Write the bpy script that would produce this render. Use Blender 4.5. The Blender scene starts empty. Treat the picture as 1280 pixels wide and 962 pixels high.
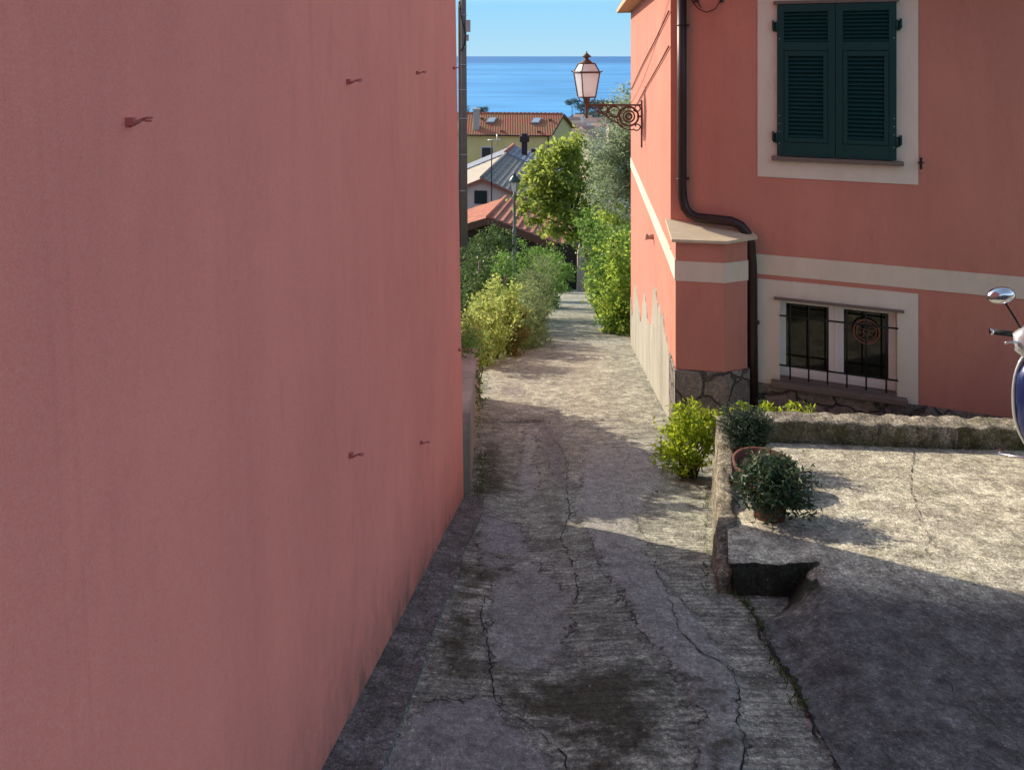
import bpy, bmesh, math, random
import numpy as np
from mathutils import Vector, Matrix
random.seed(7)
C = bpy.context.scene.collection
R = math.radians
PI = math.pi
F = 900.0; CX = 640.0; HY = 70.0      # focal length (px of the 1280 wide photo), principal column, horizon row

# ------------------------------------------------------------------ helpers
def P(px, py, Y):
    return Vector(((px-CX)/F*Y, Y, -(py-HY)/F*Y))

class MB:
    def __init__(s): s.v=[]; s.f=[]; s.m=[]; s.sm=[]
    def add(s, vs, fs, m=0, smooth=False):
        o=len(s.v); s.v += [tuple(v) for v in vs]
        for f in fs:
            s.f.append(tuple(o+i for i in f)); s.m.append(m); s.sm.append(smooth)
    def hexa(s, b, t, m=0):
        """b, t: four bottom and four top corners"""
        s.add(list(b)+list(t), [(3,2,1,0),(4,5,6,7),(0,1,5,4),(1,2,6,5),(2,3,7,6),(3,0,4,7)], m)
    def box(s, c, sz, rz=0, m=0, M=None):
        hx,hy,hz = sz[0]/2, sz[1]/2, sz[2]/2
        T = Matrix.Translation(Vector(c)) @ Matrix.Rotation(rz,4,'Z') if M is None else M @ Matrix.Translation(Vector(c))
        p=[T@Vector(q) for q in ((-hx,-hy,-hz),(hx,-hy,-hz),(hx,hy,-hz),(-hx,hy,-hz),(-hx,-hy,hz),(hx,-hy,hz),(hx,hy,hz),(-hx,hy,hz))]
        s.hexa(p[:4], p[4:], m)
    def tube(s, pts, r, n=8, m=0, cap=True, smooth=True):
        pts=[Vector(p) for p in pts]
        rs = r if isinstance(r,(list,tuple)) else [r]*len(pts)
        o=len(s.v); a=None
        for i,p in enumerate(pts):
            d = (pts[min(i+1,len(pts)-1)]-pts[max(i-1,0)]).normalized()
            if a is None:
                a = d.orthogonal().normalized()
            else:
                a = (a - d*a.dot(d)).normalized()
            b = d.cross(a)
            for k in range(n):
                t=2*PI*k/n; q=p+(a*math.cos(t)+b*math.sin(t))*rs[i]
                s.v.append(tuple(q))
        for i in range(len(pts)-1):
            for k in range(n):
                s.f.append((o+i*n+k, o+i*n+(k+1)%n, o+(i+1)*n+(k+1)%n, o+(i+1)*n+k)); s.m.append(m); s.sm.append(smooth)
        if cap:
            s.f.append(tuple(o+k for k in reversed(range(n)))); s.m.append(m); s.sm.append(False)
            s.f.append(tuple(o+(len(pts)-1)*n+k for k in range(n))); s.m.append(m); s.sm.append(False)
    def lathe(s, c, prof, n=24, m=0, smooth=True, phase=0, M=None):
        """prof: (radius, z) pairs"""
        o=len(s.v); c=Vector(c)
        for r,z in prof:
            for k in range(n):
                t=2*PI*k/n+phase
                q=Vector((r*math.cos(t), r*math.sin(t), z))
                s.v.append(tuple(c+(M@q if M else q)))
        for i in range(len(prof)-1):
            for k in range(n):
                s.f.append((o+i*n+k, o+i*n+(k+1)%n, o+(i+1)*n+(k+1)%n, o+(i+1)*n+k)); s.m.append(m); s.sm.append(smooth)
        s.f.append(tuple(o+k for k in reversed(range(n)))); s.m.append(m); s.sm.append(False)
        s.f.append(tuple(o+(len(prof)-1)*n+k for k in range(n))); s.m.append(m); s.sm.append(False)
    def prism(s, poly, vec, m=0, mside=None):
        """poly: planar 3D points, extruded by vec"""
        n=len(poly); vec=Vector(vec); A=[Vector(p) for p in poly]; B=[p+vec for p in A]
        o=len(s.v); s.v += [tuple(p) for p in A+B]
        s.f.append(tuple(o+i for i in range(n))); s.m.append(m); s.sm.append(False)
        s.f.append(tuple(o+n+i for i in reversed(range(n)))); s.m.append(m); s.sm.append(False)
        for i in range(n):
            j=(i+1)%n
            s.f.append((o+i,o+n+i,o+n+j,o+j)); s.m.append(m if mside is None else mside); s.sm.append(False)
    def torus(s, c, R_, r, axis, n=28, k=8, m=0, a0=0, a1=2*PI):
        c=Vector(c); ax=Vector(axis).normalized(); u=ax.orthogonal().normalized(); w=ax.cross(u)
        full = abs(a1-a0-2*PI)<1e-6
        pts=[c+(u*math.cos(t)+w*math.sin(t))*R_ for t in [a0+(a1-a0)*i/n for i in range(n+1)]]
        s.tube(pts, r, k, m, cap=not full)

def build(name, mb, mats, parent=None, smooth=None, bevel=0, recalc=True, attrs=None):
    me=bpy.data.meshes.new(name)
    off = parent_world(parent) if parent else Vector((0,0,0))
    vs=[(x-off.x,y-off.y,z-off.z) for x,y,z in mb.v]
    me.from_pydata(vs,[],mb.f)
    if not isinstance(mats,(list,tuple)): mats=[mats]
    for m in mats: me.materials.append(m)
    me.polygons.foreach_set('material_index', mb.m)
    me.polygons.foreach_set('use_smooth', mb.sm)
    if recalc:
        bm=bmesh.new(); bm.from_mesh(me); bmesh.ops.recalc_face_normals(bm, faces=bm.faces); bm.to_mesh(me); bm.free()
    o=bpy.data.objects.new(name, me); C.objects.link(o)
    if parent: o.parent=parent
    if bevel:
        b=o.modifiers.new('bevel','BEVEL'); b.width=bevel; b.segments=2; b.limit_method='ANGLE'; b.angle_limit=R(40)
    return o
def parent_world(p):
    v=Vector((0,0,0))
    while p is not None:
        v+=p.location; p=p.parent
    return v
def thing(name, loc, label, cat, group=None):
    o=bpy.data.objects.new(name,None); C.objects.link(o); o.location=loc; o.empty_display_size=.2
    return tag(o,label,cat,group)
def tag(o,label=None,cat=None,group=None,kind=None):
    if label: o['label']=label
    if cat: o['category']=cat
    if group: o['group']=group
    if kind: o['kind']=kind
    return o

# ------------------------------------------------------------------ materials
class NT:
    def __init__(s,name):
        s.mat=bpy.data.materials.new(name); s.mat.use_nodes=True; s.t=s.mat.node_tree; s.t.nodes.clear()
        s.out=s.n('ShaderNodeOutputMaterial'); s.p=s.n('ShaderNodeBsdfPrincipled')
        s.l(s.p.outputs[0], s.out.inputs[0])
    def n(s,typ,**kw):
        x=s.t.nodes.new(typ)
        for k,v in kw.items(): setattr(x,k,v)
        return x
    def l(s,a,b): s.t.links.new(a,b)
    def co(s, scale=(1,1,1), rot=(0,0,0)):
        tc=s.n('ShaderNodeTexCoord'); mp=s.n('ShaderNodeMapping'); mp.inputs['Scale'].default_value=scale; mp.inputs['Rotation'].default_value=rot
        s.l(tc.outputs['Object'], mp.inputs[0]); return mp.outputs[0]
    def noise(s, scale, detail=6, rough=.55, co=None, dist=0):
        x=s.n('ShaderNodeTexNoise'); x.inputs['Scale'].default_value=scale; x.inputs['Detail'].default_value=detail
        x.inputs['Roughness'].default_value=rough; x.inputs['Distortion'].default_value=dist
        s.l(co if co is not None else s.co(), x.inputs['Vector']); return x.outputs['Fac']
    def ramp(s, fac, stops, interp='LINEAR'):
        r=s.n('ShaderNodeValToRGB'); cr=r.color_ramp; cr.interpolation=interp
        while len(cr.elements)>1: cr.elements.remove(cr.elements[-1])
        for i,(p,c) in enumerate(stops):
            e=cr.elements[0] if i==0 else cr.elements.new(p)
            e.position=p; e.color=(c[0],c[1],c[2],1) if isinstance(c,(tuple,list)) else (c,c,c,1)
        s.l(fac, r.inputs[0]); return r.outputs[0]
    def mix(s, fac, a, b, blend='MIX'):
        x=s.n('ShaderNodeMix', data_type='RGBA', blend_type=blend)
        for sock,v in ((x.inputs[0],fac),(x.inputs[6],a),(x.inputs[7],b)):
            if isinstance(v,(int,float)): sock.default_value=v
            elif isinstance(v,(tuple,list)): sock.default_value=(v[0],v[1],v[2],1)
            else: s.l(v,sock)
        return x.outputs[2]
    def math(s,op,a,b=0,clamp=False):
        x=s.n('ShaderNodeMath',operation=op,use_clamp=clamp)
        for sock,v in ((x.inputs[0],a),(x.inputs[1],b)):
            if isinstance(v,(int,float)): sock.default_value=v
            else: s.l(v,sock)
        return x.outputs[0]
    def attr(s,name):
        x=s.n('ShaderNodeAttribute',attribute_name=name); return x.outputs['Fac']
    def bump(s, h, strength=.3, dist=.01, prev=None):
        b=s.n('ShaderNodeBump'); b.inputs['Strength'].default_value=strength; b.inputs['Distance'].default_value=dist
        s.l(h,b.inputs['Height'])
        if prev is not None: s.l(prev,b.inputs['Normal'])
        return b.outputs[0]
    def fin(s, col=None, rough=.8, metal=0, normal=None, spec=None):
        if col is not None:
            if isinstance(col,(tuple,list)): s.p.inputs['Base Color'].default_value=(col[0],col[1],col[2],1)
            else: s.l(col,s.p.inputs['Base Color'])
        if isinstance(rough,(int,float)): s.p.inputs['Roughness'].default_value=rough
        else: s.l(rough,s.p.inputs['Roughness'])
        s.p.inputs['Metallic'].default_value=metal
        if spec is not None: s.p.inputs['Specular IOR Level'].default_value=spec
        if normal is not None: s.l(normal,s.p.inputs['Normal'])
        return s.mat

def plain(name,col,rough=.6,metal=0,var=.15,scale=30,spec=None,bump=.1):
    t=NT(name); n=t.noise(scale,5)
    c=t.mix(n,[x*(1-var) for x in col],[min(1,x*(1+var)) for x in col])
    return t.fin(c,rough,metal,t.bump(n,bump,.003),spec)

def plaster(name,col,stain=.5,streak=True,grain=1.0,dark=None,scale=1.0,foot=False):
    t=NT(name)
    dark = dark or [c*.72 for c in col]
    big=t.noise(.7*scale,5,.6)
    c=t.mix(t.ramp(big,[(.3,0.0),(.7,1.0)]), [x*.92 for x in col],[min(1,x*1.07) for x in col])
    if streak:
        s1=t.noise(2.2*scale,6,.6,t.co((1,1,.22)),.6)
        c=t.mix(t.math('MULTIPLY',t.ramp(s1,[(.42,0.),(.72,1.)]),stain), c, dark)
        s2=t.noise(7*scale,5,.7,t.co((1,1,.14)))
        c=t.mix(t.math('MULTIPLY',t.ramp(s2,[(.5,0.),(.75,1.)]),stain*.5), c, [x*1.12 for x in col])
        bl=t.noise(5*scale,3,.5,t.co((1,1,.4)))
        c=t.mix(t.math('MULTIPLY',t.ramp(bl,[(.6,0.),(.72,1.)]),stain*.55), c, dark)
    if streak:
        d1=t.noise(13*scale,2,.4,t.co((1,1,.30)),.2); d2=t.noise(1.7*scale,3,.5)
        c=t.mix(t.math('MULTIPLY',t.math('MULTIPLY',t.ramp(d1,[(.62,0.),(.72,1.)]),t.ramp(d2,[(.42,0.),(.6,1.)])),stain*.8),c,dark)
        hl=t.noise(.9*scale,5,.65,t.co((1,1,.16)),.8)
        c=t.mix(t.math('MULTIPLY',t.ramp(hl,[(.492,0.),(.5,1.),(.508,0.)]),stain*.45),c,dark)
        mot=t.noise(22*scale,5,.7); c=t.mix(t.math('MULTIPLY',t.ramp(mot,[(.4,0.),(.66,1.)]),stain*.4),c,[x*1.12 for x in col])
    if foot:   # splash dirt and damp along the sloping foot of the wall
        ge=t.n('ShaderNodeNewGeometry'); sp_=t.n('ShaderNodeSeparateXYZ'); t.l(ge.outputs['Position'],sp_.inputs[0])
        hgt=t.math('ADD',t.math('ADD',sp_.outputs['Z'],t.math('MULTIPLY',sp_.outputs['Y'],.345)),1.59)
        hgt=t.math('ADD',hgt,t.math('MULTIPLY',t.math('SUBTRACT',t.noise(6,6,.7,t.co((1,1,.5))),.5),-.7))
        c=t.mix(t.ramp(hgt,[(.0,.75),(.07,.45),(.28,.16),(.6,0.)]),c,(.16,.11,.085))
        sw=t.noise(30,6,.75); c=t.mix(t.math('MULTIPLY',t.ramp(sw,[(.55,0.),(.7,1.)]),.10),c,(.3,.12,.10))
    g=t.noise(260,3,.7); g2=t.noise(60,4,.6)
    c=t.mix(.16*grain, c, t.ramp(g,[(.3,.0),(.7,1.)]),'OVERLAY')
    n=t.bump(g,.22*grain,.0025); n=t.bump(g2,.16*grain,.006,n); n=t.bump(t.noise(4,3),.12,.03,n)
    return t.fin(c,.9,0,n,.2)

def leafmat(name, cols, trans=.4, rough=.45):
    t=NT(name); r=t.attr('rnd')
    k=len(cols); c=t.ramp(r,[((i+.5)/k,c) for i,c in enumerate(cols)])
    big=t.noise(1.3,3)
    c=t.mix(t.ramp(big,[(.35,0.),(.65,1.)]), c, t.mix(.35,c,cols[-1]))
    t.fin(c,rough,0,None,.35)
    tr=t.n('ShaderNodeBsdfTranslucent'); t.l(t.mix(.6,c,[min(1,x*1.9) for x in cols[-1]]),tr.inputs[0])
    ms=t.n('ShaderNodeMixShader'); ms.inputs[0].default_value=trans
    t.l(t.p.outputs[0],ms.inputs[1]); t.l(tr.outputs[0],ms.inputs[2]); t.l(ms.outputs[0],t.out.inputs[0])
    return t.mat

def bark(name,col):
    t=NT(name); n=t.noise(14,6,.65,t.co((1,1,.25)))
    return t.fin(t.mix(t.ramp(n,[(.35,0.),(.65,1.)]),[x*.6 for x in col],col),.9,0,t.bump(n,.6,.02))

def tilemat(name, cols, course=0.0, axis='Y', rough=.85):
    t=NT(name)
    v=t.n('ShaderNodeTexVoronoi'); v.inputs['Scale'].default_value=3.2; t.l(t.co(),v.inputs['Vector'])
    c=t.ramp(v.outputs['Color'],[((i+.5)/len(cols),c) for i,c in enumerate(cols)])
    n=t.noise(2.0,5); c=t.mix(t.math('MULTIPLY',t.ramp(n,[(.45,0.),(.7,1.)]),.45),c,(.18,.13,.08))
    return t.fin(c,rough,0,t.bump(t.noise(30,4),.3,.01))

M={}
M['pink_wall']=plaster('aged rose plaster',(.96,.31,.234),.24,True,1.25,(.64,.19,.155),1.0,True)
M['pink_house']=plaster('salmon plaster',(.505,.218,.163),.42,True,1.0,(.39,.15,.115))
M['band']=plaster('cream painted band',(.64,.57,.46),.4,True,.9,(.5,.43,.33))
M['surround']=plaster('cream window surround',(.64,.60,.51),.4,True,.9,(.5,.44,.35))
M['slate']=plain('slate cap',(.50,.43,.30),.75,0,.18,9)
M['sill']=plain('slate sill',(.14,.11,.09),.6,0,.2,14)
M['shutter']=plain('green shutter paint',(.004,.038,.036),.55,0,.18,20,.3)
M['iron']=plain('black iron',(.012,.013,.014),.5,.4,.2,40)
M['copper']=plain('brown copper pipe',(.032,.018,.016),.42,.35,.35,7)
M['rust']=plain('rusted brown iron',(.12,.072,.055),.7,.3,.4,30)
M['white_frame']=plain('white frame paint',(.72,.70,.68),.4,0,.06,20)
M['wood']=plain('weathered wood',(.20,.12,.07),.8,0,.3,12)
M['eave']=plain('eave boards',(.5,.36,.22),.8,0,.15,10)
M['terracotta']=plain('terracotta',(.11,.035,.022),.75,0,.3,14)
M['darkpot']=plain('dark plastic pot',(.03,.016,.014),.5,0,.2,20)
M['soil']=plain('soil',(.05,.035,.02),.95,0,.4,30,bump=.8)
M['concrete_post']=plain('pole concrete',(.13,.13,.12),.85,0,.2,6)
M['greypost']=plain('grey green paint',(.19,.23,.21),.5,.2,.12,10)
M['darkcap']=plain('dark green grey cap',(.06,.09,.10),.4,.4,.15,10)
M['white_metal']=plain('galvanised',(.55,.57,.58),.4,.7,.1,10)
def glassy(name,col,rough=.08,alpha=.5):
    t=NT(name); t.fin(col,rough,0,None,.6)
    if alpha<1:
        tr=t.n('ShaderNodeBsdfTransparent'); ms=t.n('ShaderNodeMixShader'); ms.inputs[0].default_value=alpha
        t.l(tr.outputs[0],ms.inputs[1]); t.l(t.p.outputs[0],ms.inputs[2]); t.l(ms.outputs[0],t.out.inputs[0])
    return t.mat
M['pane']=glassy('window glass',(.006,.007,.004),.06,1)
M['milk']=None
def milk():
    t=NT('milk glass'); n=t.noise(6,3); c=t.mix(n,(.74,.78,.82),(.86,.90,.94)); t.fin(c,.35,0,None,.5)
    tr=t.n('ShaderNodeBsdfTranslucent'); t.l(c,tr.inputs[0]); ms=t.n('ShaderNodeMixShader'); ms.inputs[0].default_value=.55
    t.l(t.p.outputs[0],ms.inputs[1]); t.l(tr.outputs[0],ms.inputs[2]); t.l(ms.outputs[0],t.out.inputs[0]); return t.mat
M['milk']=milk()
M['bark']=bark('bark',(.16,.12,.09)); M['olive_bark']=bark('olive bark',(.2,.18,.15)); M['stem']=bark('green stem',(.10,.08,.04))

def grit(t,c,amt=1.0):
    a=t.ramp(t.noise(42,5,.75,t.co((1.25,.85,1))),[(.36,1-.62*amt),(.47,.86),(.55,1.05),(.64,1+.95*amt)])
    b=t.ramp(t.noise(13,5,.7,t.co((1.1,.8,1))),[(.36,1-.45*amt),(.5,1.0),(.64,1+.40*amt)])
    g=t.ramp(t.noise(150,3,.7),[(.36,1-.4*amt),(.5,1.),(.62,1+.5*amt)])
    x=t.n('ShaderNodeVectorMath',operation='MULTIPLY'); t.l(a,x.inputs[0]); t.l(b,x.inputs[1])
    y=t.n('ShaderNodeVectorMath',operation='MULTIPLY'); t.l(x.outputs[0],y.inputs[0]); t.l(g,y.inputs[1])
    z=t.n('ShaderNodeVectorMath',operation='MULTIPLY'); t.l(c,z.inputs[0]); t.l(y.outputs[0],z.inputs[1])
    # bright chips of aggregate
    v=t.n('ShaderNodeTexVoronoi'); v.inputs['Scale'].default_value=38; t.l(t.co((1,1.3,1)),v.inputs['Vector'])
    ch=t.math('MULTIPLY',t.ramp(v.outputs['Distance'],[(.0,1.),(.13,1.),(.22,0.)]),t.ramp(v.outputs['Color'],[(.80,0.),(.86,1.)]))
    out=t.mix(t.math('MULTIPLY',ch,.75*amt),z.outputs[0],(.62,.60,.56))
    n=t.bump(a,.8,.012)
    return out,n
def stonemat(name,c1,c2,mortar,scale=3.2,w=.05):
    t=NT(name)
    v=t.n('ShaderNodeTexVoronoi',feature='DISTANCE_TO_EDGE'); v.inputs['Scale'].default_value=scale
    cc=t.co(); nz=t.n('ShaderNodeTexNoise'); nz.inputs['Scale'].default_value=6; nz.inputs['Detail'].default_value=5; t.l(cc,nz.inputs['Vector'])
    mx=t.mix(.16,cc,nz.outputs['Color']); t.l(mx,v.inputs['Vector'])
    v2=t.n('ShaderNodeTexVoronoi'); v2.inputs['Scale'].default_value=scale; t.l(mx,v2.inputs['Vector'])
    n=t.noise(18,6,.65)
    st=t.mix(t.ramp(v2.outputs['Color'],[(.2,0.),(.8,1.)]),c1,c2); st=t.mix(.4,st,t.ramp(n,[(.3,.05),(.7,.5)]),'MULTIPLY') if False else t.mix(t.ramp(n,[(.3,.0),(.8,.5)]),st,[x*.4 for x in c1])
    e=t.ramp(v.outputs['Distance'],[(0.,0.),(w,1.)])
    c=t.mix(e,mortar,st)
    c,n9=grit(t,c,.5)
    return t.fin(c,.9,0,t.bump(e,1.0,.05,t.bump(n,.8,.03)))
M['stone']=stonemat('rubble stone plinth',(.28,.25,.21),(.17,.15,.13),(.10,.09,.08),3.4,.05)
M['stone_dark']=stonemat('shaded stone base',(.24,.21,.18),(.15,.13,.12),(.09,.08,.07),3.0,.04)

def concrete_common(t, base, light, dark, moss, ribs=True, sm=None):
    """rough old cast concrete; returns colour, normal"""
    big=t.noise(1.1,6,.6); mid=t.noise(6,7,.7); fine=t.noise(70,6,.75)
    c=t.mix(t.ramp(big,[(.35,0.),(.65,1.)]),base,light)
    c=t.mix(t.math('MULTIPLY',t.ramp(mid,[(.44,0.),(.58,1.)]),.7),c,dark)
    md=t.noise(24,8,.8,t.co((.6,1.3,1))); c=t.mix(t.math('MULTIPLY',t.ramp(md,[(.46,0.),(.56,1.)]),.55),c,dark)
    c=t.mix(t.math('MULTIPLY',t.ramp(md,[(.36,1.),(.44,0.)]),.5),c,light)
    mo=t.noise(2.6,7,.7); c=t.mix(t.math('MULTIPLY',t.ramp(mo,[(.52,0.),(.66,1.)]),.5),c,moss)
    # aggregate specks
    v=t.n('ShaderNodeTexVoronoi'); v.inputs['Scale'].default_value=70; t.l(t.co((1,1,1)),v.inputs['Vector'])
    sp=t.ramp(v.outputs['Distance'],[(.0,1.),(.22,1.),(.34,0.)])
    spm=t.math('MULTIPLY',sp,t.ramp(v.outputs['Color'],[(.55,0.),(.75,1.)]))
    spm=t.math('MULTIPLY',spm,t.ramp(t.noise(3,4),[(.4,0.1),(.65,.7)]))
    c=t.mix(spm,c,[min(1,x*1.5) for x in light])
    # dark pits
    v3=t.n('ShaderNodeTexVoronoi'); v3.inputs['Scale'].default_value=33; t.l(t.co((1,.7,1)),v3.inputs['Vector'])
    pit=t.math('MULTIPLY',t.ramp(v3.outputs['Distance'],[(.0,1.),(.14,1.),(.24,0.)]),t.ramp(v3.outputs['Color'],[(.6,0.),(.8,1.)]))
    c=t.mix(t.math('MULTIPLY',pit,.75),c,[x*.5 for x in dark])
    c=t.mix(.6,c,t.ramp(fine,[(.32,0.0),(.68,1.)]),'OVERLAY')
    n=t.bump(fine,.75,.006); n=t.bump(mid,.7,.018,n); n=t.bump(sp,.25,.004,n)
    n=t.bump(t.math('SUBTRACT',1,pit),.5,.006,n)
    return c,n

def road_material():
    t=NT('ribbed old concrete lane')
    base=(.42,.425,.33); light=(.69,.695,.55); dark=(.165,.155,.135); moss=(.115,.115,.06)
    c,n=concrete_common(t,base,light,dark,moss)
    # cast ribs across the lane
    w=t.n('ShaderNodeTexWave',wave_type='BANDS',bands_direction='Y',wave_profile='SIN'); w.inputs['Scale'].default_value=6.4
    w.inputs['Distortion'].default_value=2.6; w.inputs['Detail'].default_value=4; w.inputs['Detail Scale'].default_value=2.2; w.inputs['Detail Roughness'].default_value=.6
    t.l(t.co((.28,1,.0),(0,0,R(4))),w.inputs['Vector'])
    rib=t.ramp(w.outputs['Fac'],[(.0,0.),(.3,.75),(.6,1.)])
    rm=t.ramp(t.noise(2.6,6,.7),[(.34,.15),(.58,1.)])
    edge=t.noise(7,6,.7)
    def mask(name,soft=.05,amp=.3):
        a=t.math('ADD',t.attr(name),t.math('MULTIPLY',t.math('SUBTRACT',edge,.5),amp))
        return t.ramp(a,[(.0,0.),(soft,1.)])
    smooth=mask('smooth'); mossy=mask('mossy',.20,1.0); pale=mask('pale',.05,.3); worn=mask('worn',.25,.8); patch=mask('patch',.06,.25)
    rm=t.math('MULTIPLY',rm,t.math('SUBTRACT',1,t.math('MULTIPLY',smooth,.6)))
    c=t.mix(t.math('MULTIPLY',t.math('SUBTRACT',1,rib),t.math('MULTIPLY',rm,.6)),c,dark)
    c=t.mix(t.math('MULTIPLY',smooth,.75),c,t.mix(t.noise(12,5),(.30,.292,.265),(.52,.505,.465)))
    c=t.mix(t.math('MULTIPLY',mossy,.9),c,t.mix(t.noise(26,5,.7),(.032,.030,.018),(.12,.112,.065)))
    c=t.mix(t.math('MULTIPLY',pale,.75),c,t.mix(t.noise(24,6,.7),(.20,.19,.19),(.56,.53,.52)))
    c=t.mix(t.math('MULTIPLY',worn,.22),c,t.mix(t.noise(9,6,.7),(.38,.31,.24),(.60,.53,.42)))
    c=t.mix(t.math('MULTIPLY',patch,.8),c,t.mix(t.noise(15,5),(.22,.19,.175),(.29,.26,.245)))
    n=t.bump(rib,.55,.022,n) if False else n
    b=t.n('ShaderNodeBump'); b.inputs['Distance'].default_value=.02; t.l(rib,b.inputs['Height']); t.l(n,b.inputs['Normal']); t.l(t.math('MULTIPLY',rm,.7),b.inputs['Strength'])
    n=b.outputs[0]
    n=t.bump(smooth,.5,.008,n); n=t.bump(patch,.6,.01,n)
    for nm,am in (('smooth',.3),('pale',.3),('patch',.25)):
        a=t.math('ADD',t.attr(nm),t.math('MULTIPLY',t.math('SUBTRACT',edge,.5),am))
        ln=t.ramp(a,[(.0,0.),(.004,1.),(.012,1.),(.02,0.)]) if nm!='x' else None
        ln=t.math('MULTIPLY',ln,t.ramp(t.noise(5,4),[(.42,0.),(.58,.9)]))
        c=t.mix(ln,c,(.03,.027,.022))
    c,n2=grit(t,c,.62)
    n2b=t.bump(rib,.0,.001,n2)
    return t.fin(c,.88,0,t.bump(rib,.42,.012,n2),.25)
M['road']=road_material()
def terrace_material():
    t=NT('terrace concrete')
    c,n=concrete_common(t,(.64,.61,.47),(.88,.85,.67),(.30,.27,.21),(.20,.195,.10))
    a=t.math('ADD',t.attr('apron_shade'),t.math('MULTIPLY',t.math('SUBTRACT',t.noise(4,6,.7),.5),.6))
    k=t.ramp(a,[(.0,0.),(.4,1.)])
    c=t.mix(t.math('MULTIPLY',k,.85),c,t.mix(t.ramp(t.noise(9,8,.8),[(.38,0.),(.62,1.)]),(.045,.042,.042),(.17,.165,.17)))  # near terrace darkened in its colour to deepen the shadow there
    da=t.ramp(t.math('ADD',t.attr('shade_moss'),t.math('MULTIPLY',t.math('SUBTRACT',t.noise(14,6,.7),.5),.7)),[(.25,0.),(.6,1.)])
    c=t.mix(t.math('MULTIPLY',da,.95),c,(.035,.035,.022))  # step face and hollow: shade and moss painted in near black
    c,n=grit(t,c,.7)
    return t.fin(c,.9,0,n,.25)
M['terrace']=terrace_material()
def mosswall():
    t=NT('mossy cast concrete')
    c,n=concrete_common(t,(.42,.385,.31),(.58,.53,.43),(.2,.18,.14),(.14,.145,.06))
    g=t.n('ShaderNodeNewGeometry'); sx=t.n('ShaderNodeSeparateXYZ'); t.l(g.outputs['Normal'],sx.inputs[0])
    side=t.ramp(t.math('ADD',t.math('ABSOLUTE',sx.outputs['Z']),t.math('MULTIPLY',t.math('SUBTRACT',t.noise(8,5),.5),.5)),[(.3,1.),(.6,0.)])
    c=t.mix(t.math('MULTIPLY',side,t.ramp(t.noise(5,6,.7),[(.3,.35),(.6,.95)])),c,t.mix(t.noise(20,4),(.06,.065,.022),(.19,.18,.09)))
    c,n=grit(t,c,.8)
    return t.fin(c,.95,0,t.bump(t.noise(22,6,.75),.8,.03,n),.15)
M['mosswall']=mosswall()
def plainconc(name,base,light,dark,moss):
    t=NT(name); c,n=concrete_common(t,base,light,dark,moss); c,n=grit(t,c,.6); return t.fin(c,.9,0,n,.2)
M['gutter']=plainconc('smooth gutter concrete',(.23,.215,.20),(.33,.31,.29),(.13,.115,.10),(.09,.085,.05))
M['render_grey']=plaster('bare grey render',(.36,.345,.29),.95,True,1.6,(.20,.185,.15))
M['planterwall']=plainconc('planter wall render',(.30,.27,.20),(.46,.42,.32),(.10,.09,.065),(.07,.07,.03))
M['gardenwall']=plaster('pale pink garden wall',(.40,.31,.25),.9,True,1.3,(.20,.17,.13))
M['crack']=plain('crack dirt',(.010,.009,.007),1,0,.3,30)
M['grass']=leafmat('grass blade',[(.03,.07,.012),(.06,.12,.02),(.11,.13,.035)],.35,.6)
M['litter']=plain('dry leaf litter',(.36,.32,.27),.8,0,.35,60)

# ------------------------------------------------------------------ lie of the land
KY=[-12,0,5.85,8.35,16.7,43.7,52,70,95,140,300,420,700]
KZ=[.9,-1.59,-3.61,-4.36,-6.68,-14.19,-16.0,-19.5,-22.5,-34,-86,-103,-140]
def roadz(Y):
    return (np.interp(Y-.4,KY,KZ)+2*np.interp(Y,KY,KZ)+np.interp(Y+.4,KY,KZ))/4
def terz0(X,Y): return -1.885-.2323*Y+.015*X
YL=[-12,0,2.46,3.88,3.95,6.1]; XLv=[.8,.98,1.12,1.25,1.19,1.80]
def terr_left(Y): return np.interp(Y,YL,XLv)
def terz(X,Y):
    rz=roadz(Y)+.012; tz=np.maximum(terz0(X,Y),rz)
    xl=terr_left(Y); x0_=np.maximum(xl,np.interp(Y,[-12,2.46,3.45,3.9],[.8,1.12,1.22,1.42])); xr=np.interp(Y,[-12,2.46,3.45,3.9],[.9,1.35,1.56,1.68])
    w=np.clip((X-x0_)/np.maximum(xr-x0_,.05),0,1); w=w*w*(3-2*w)
    dip=-.05*np.exp(-((X-1.38)/.20)**4)*np.clip((Y-3.6)/.3,0,1)
    low=rz+(tz-rz)*w+dip
    return np.where(Y>=3.93,tz,low)
def on_road(px,py):
    lo,hi=.8,60
    for _ in range(50):
        m=(lo+hi)/2
        if -(py-HY)/F*m > roadz(m): lo=m
        else: hi=m
    Y=(lo+hi)/2; return ((px-CX)/F*Y, Y)
def on_terr(px,py):
    k=(px-CX)/F; Y=1.885/((py-HY)/F-.2323+.015*k); return (k*Y,Y)

# ------------------------------------------------------------------ world, sun, camera
SUN_EL=26.0; SUN_AZ=math.atan2(-.797,.604)
world=bpy.data.worlds.new('World'); bpy.context.scene.world=world; world.use_nodes=True
wn=world.node_tree; bg=wn.nodes['Background']; sky=wn.nodes.new('ShaderNodeTexSky'); sky.sky_type='NISHITA'; sky.sun_disc=False
sky.sun_elevation=R(SUN_EL); sky.sun_rotation=SUN_AZ; sky.altitude=100; sky.air_density=1.0; sky.dust_density=.6; sky.ozone_density=1.2
bg.inputs[1].default_value=.15
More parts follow.
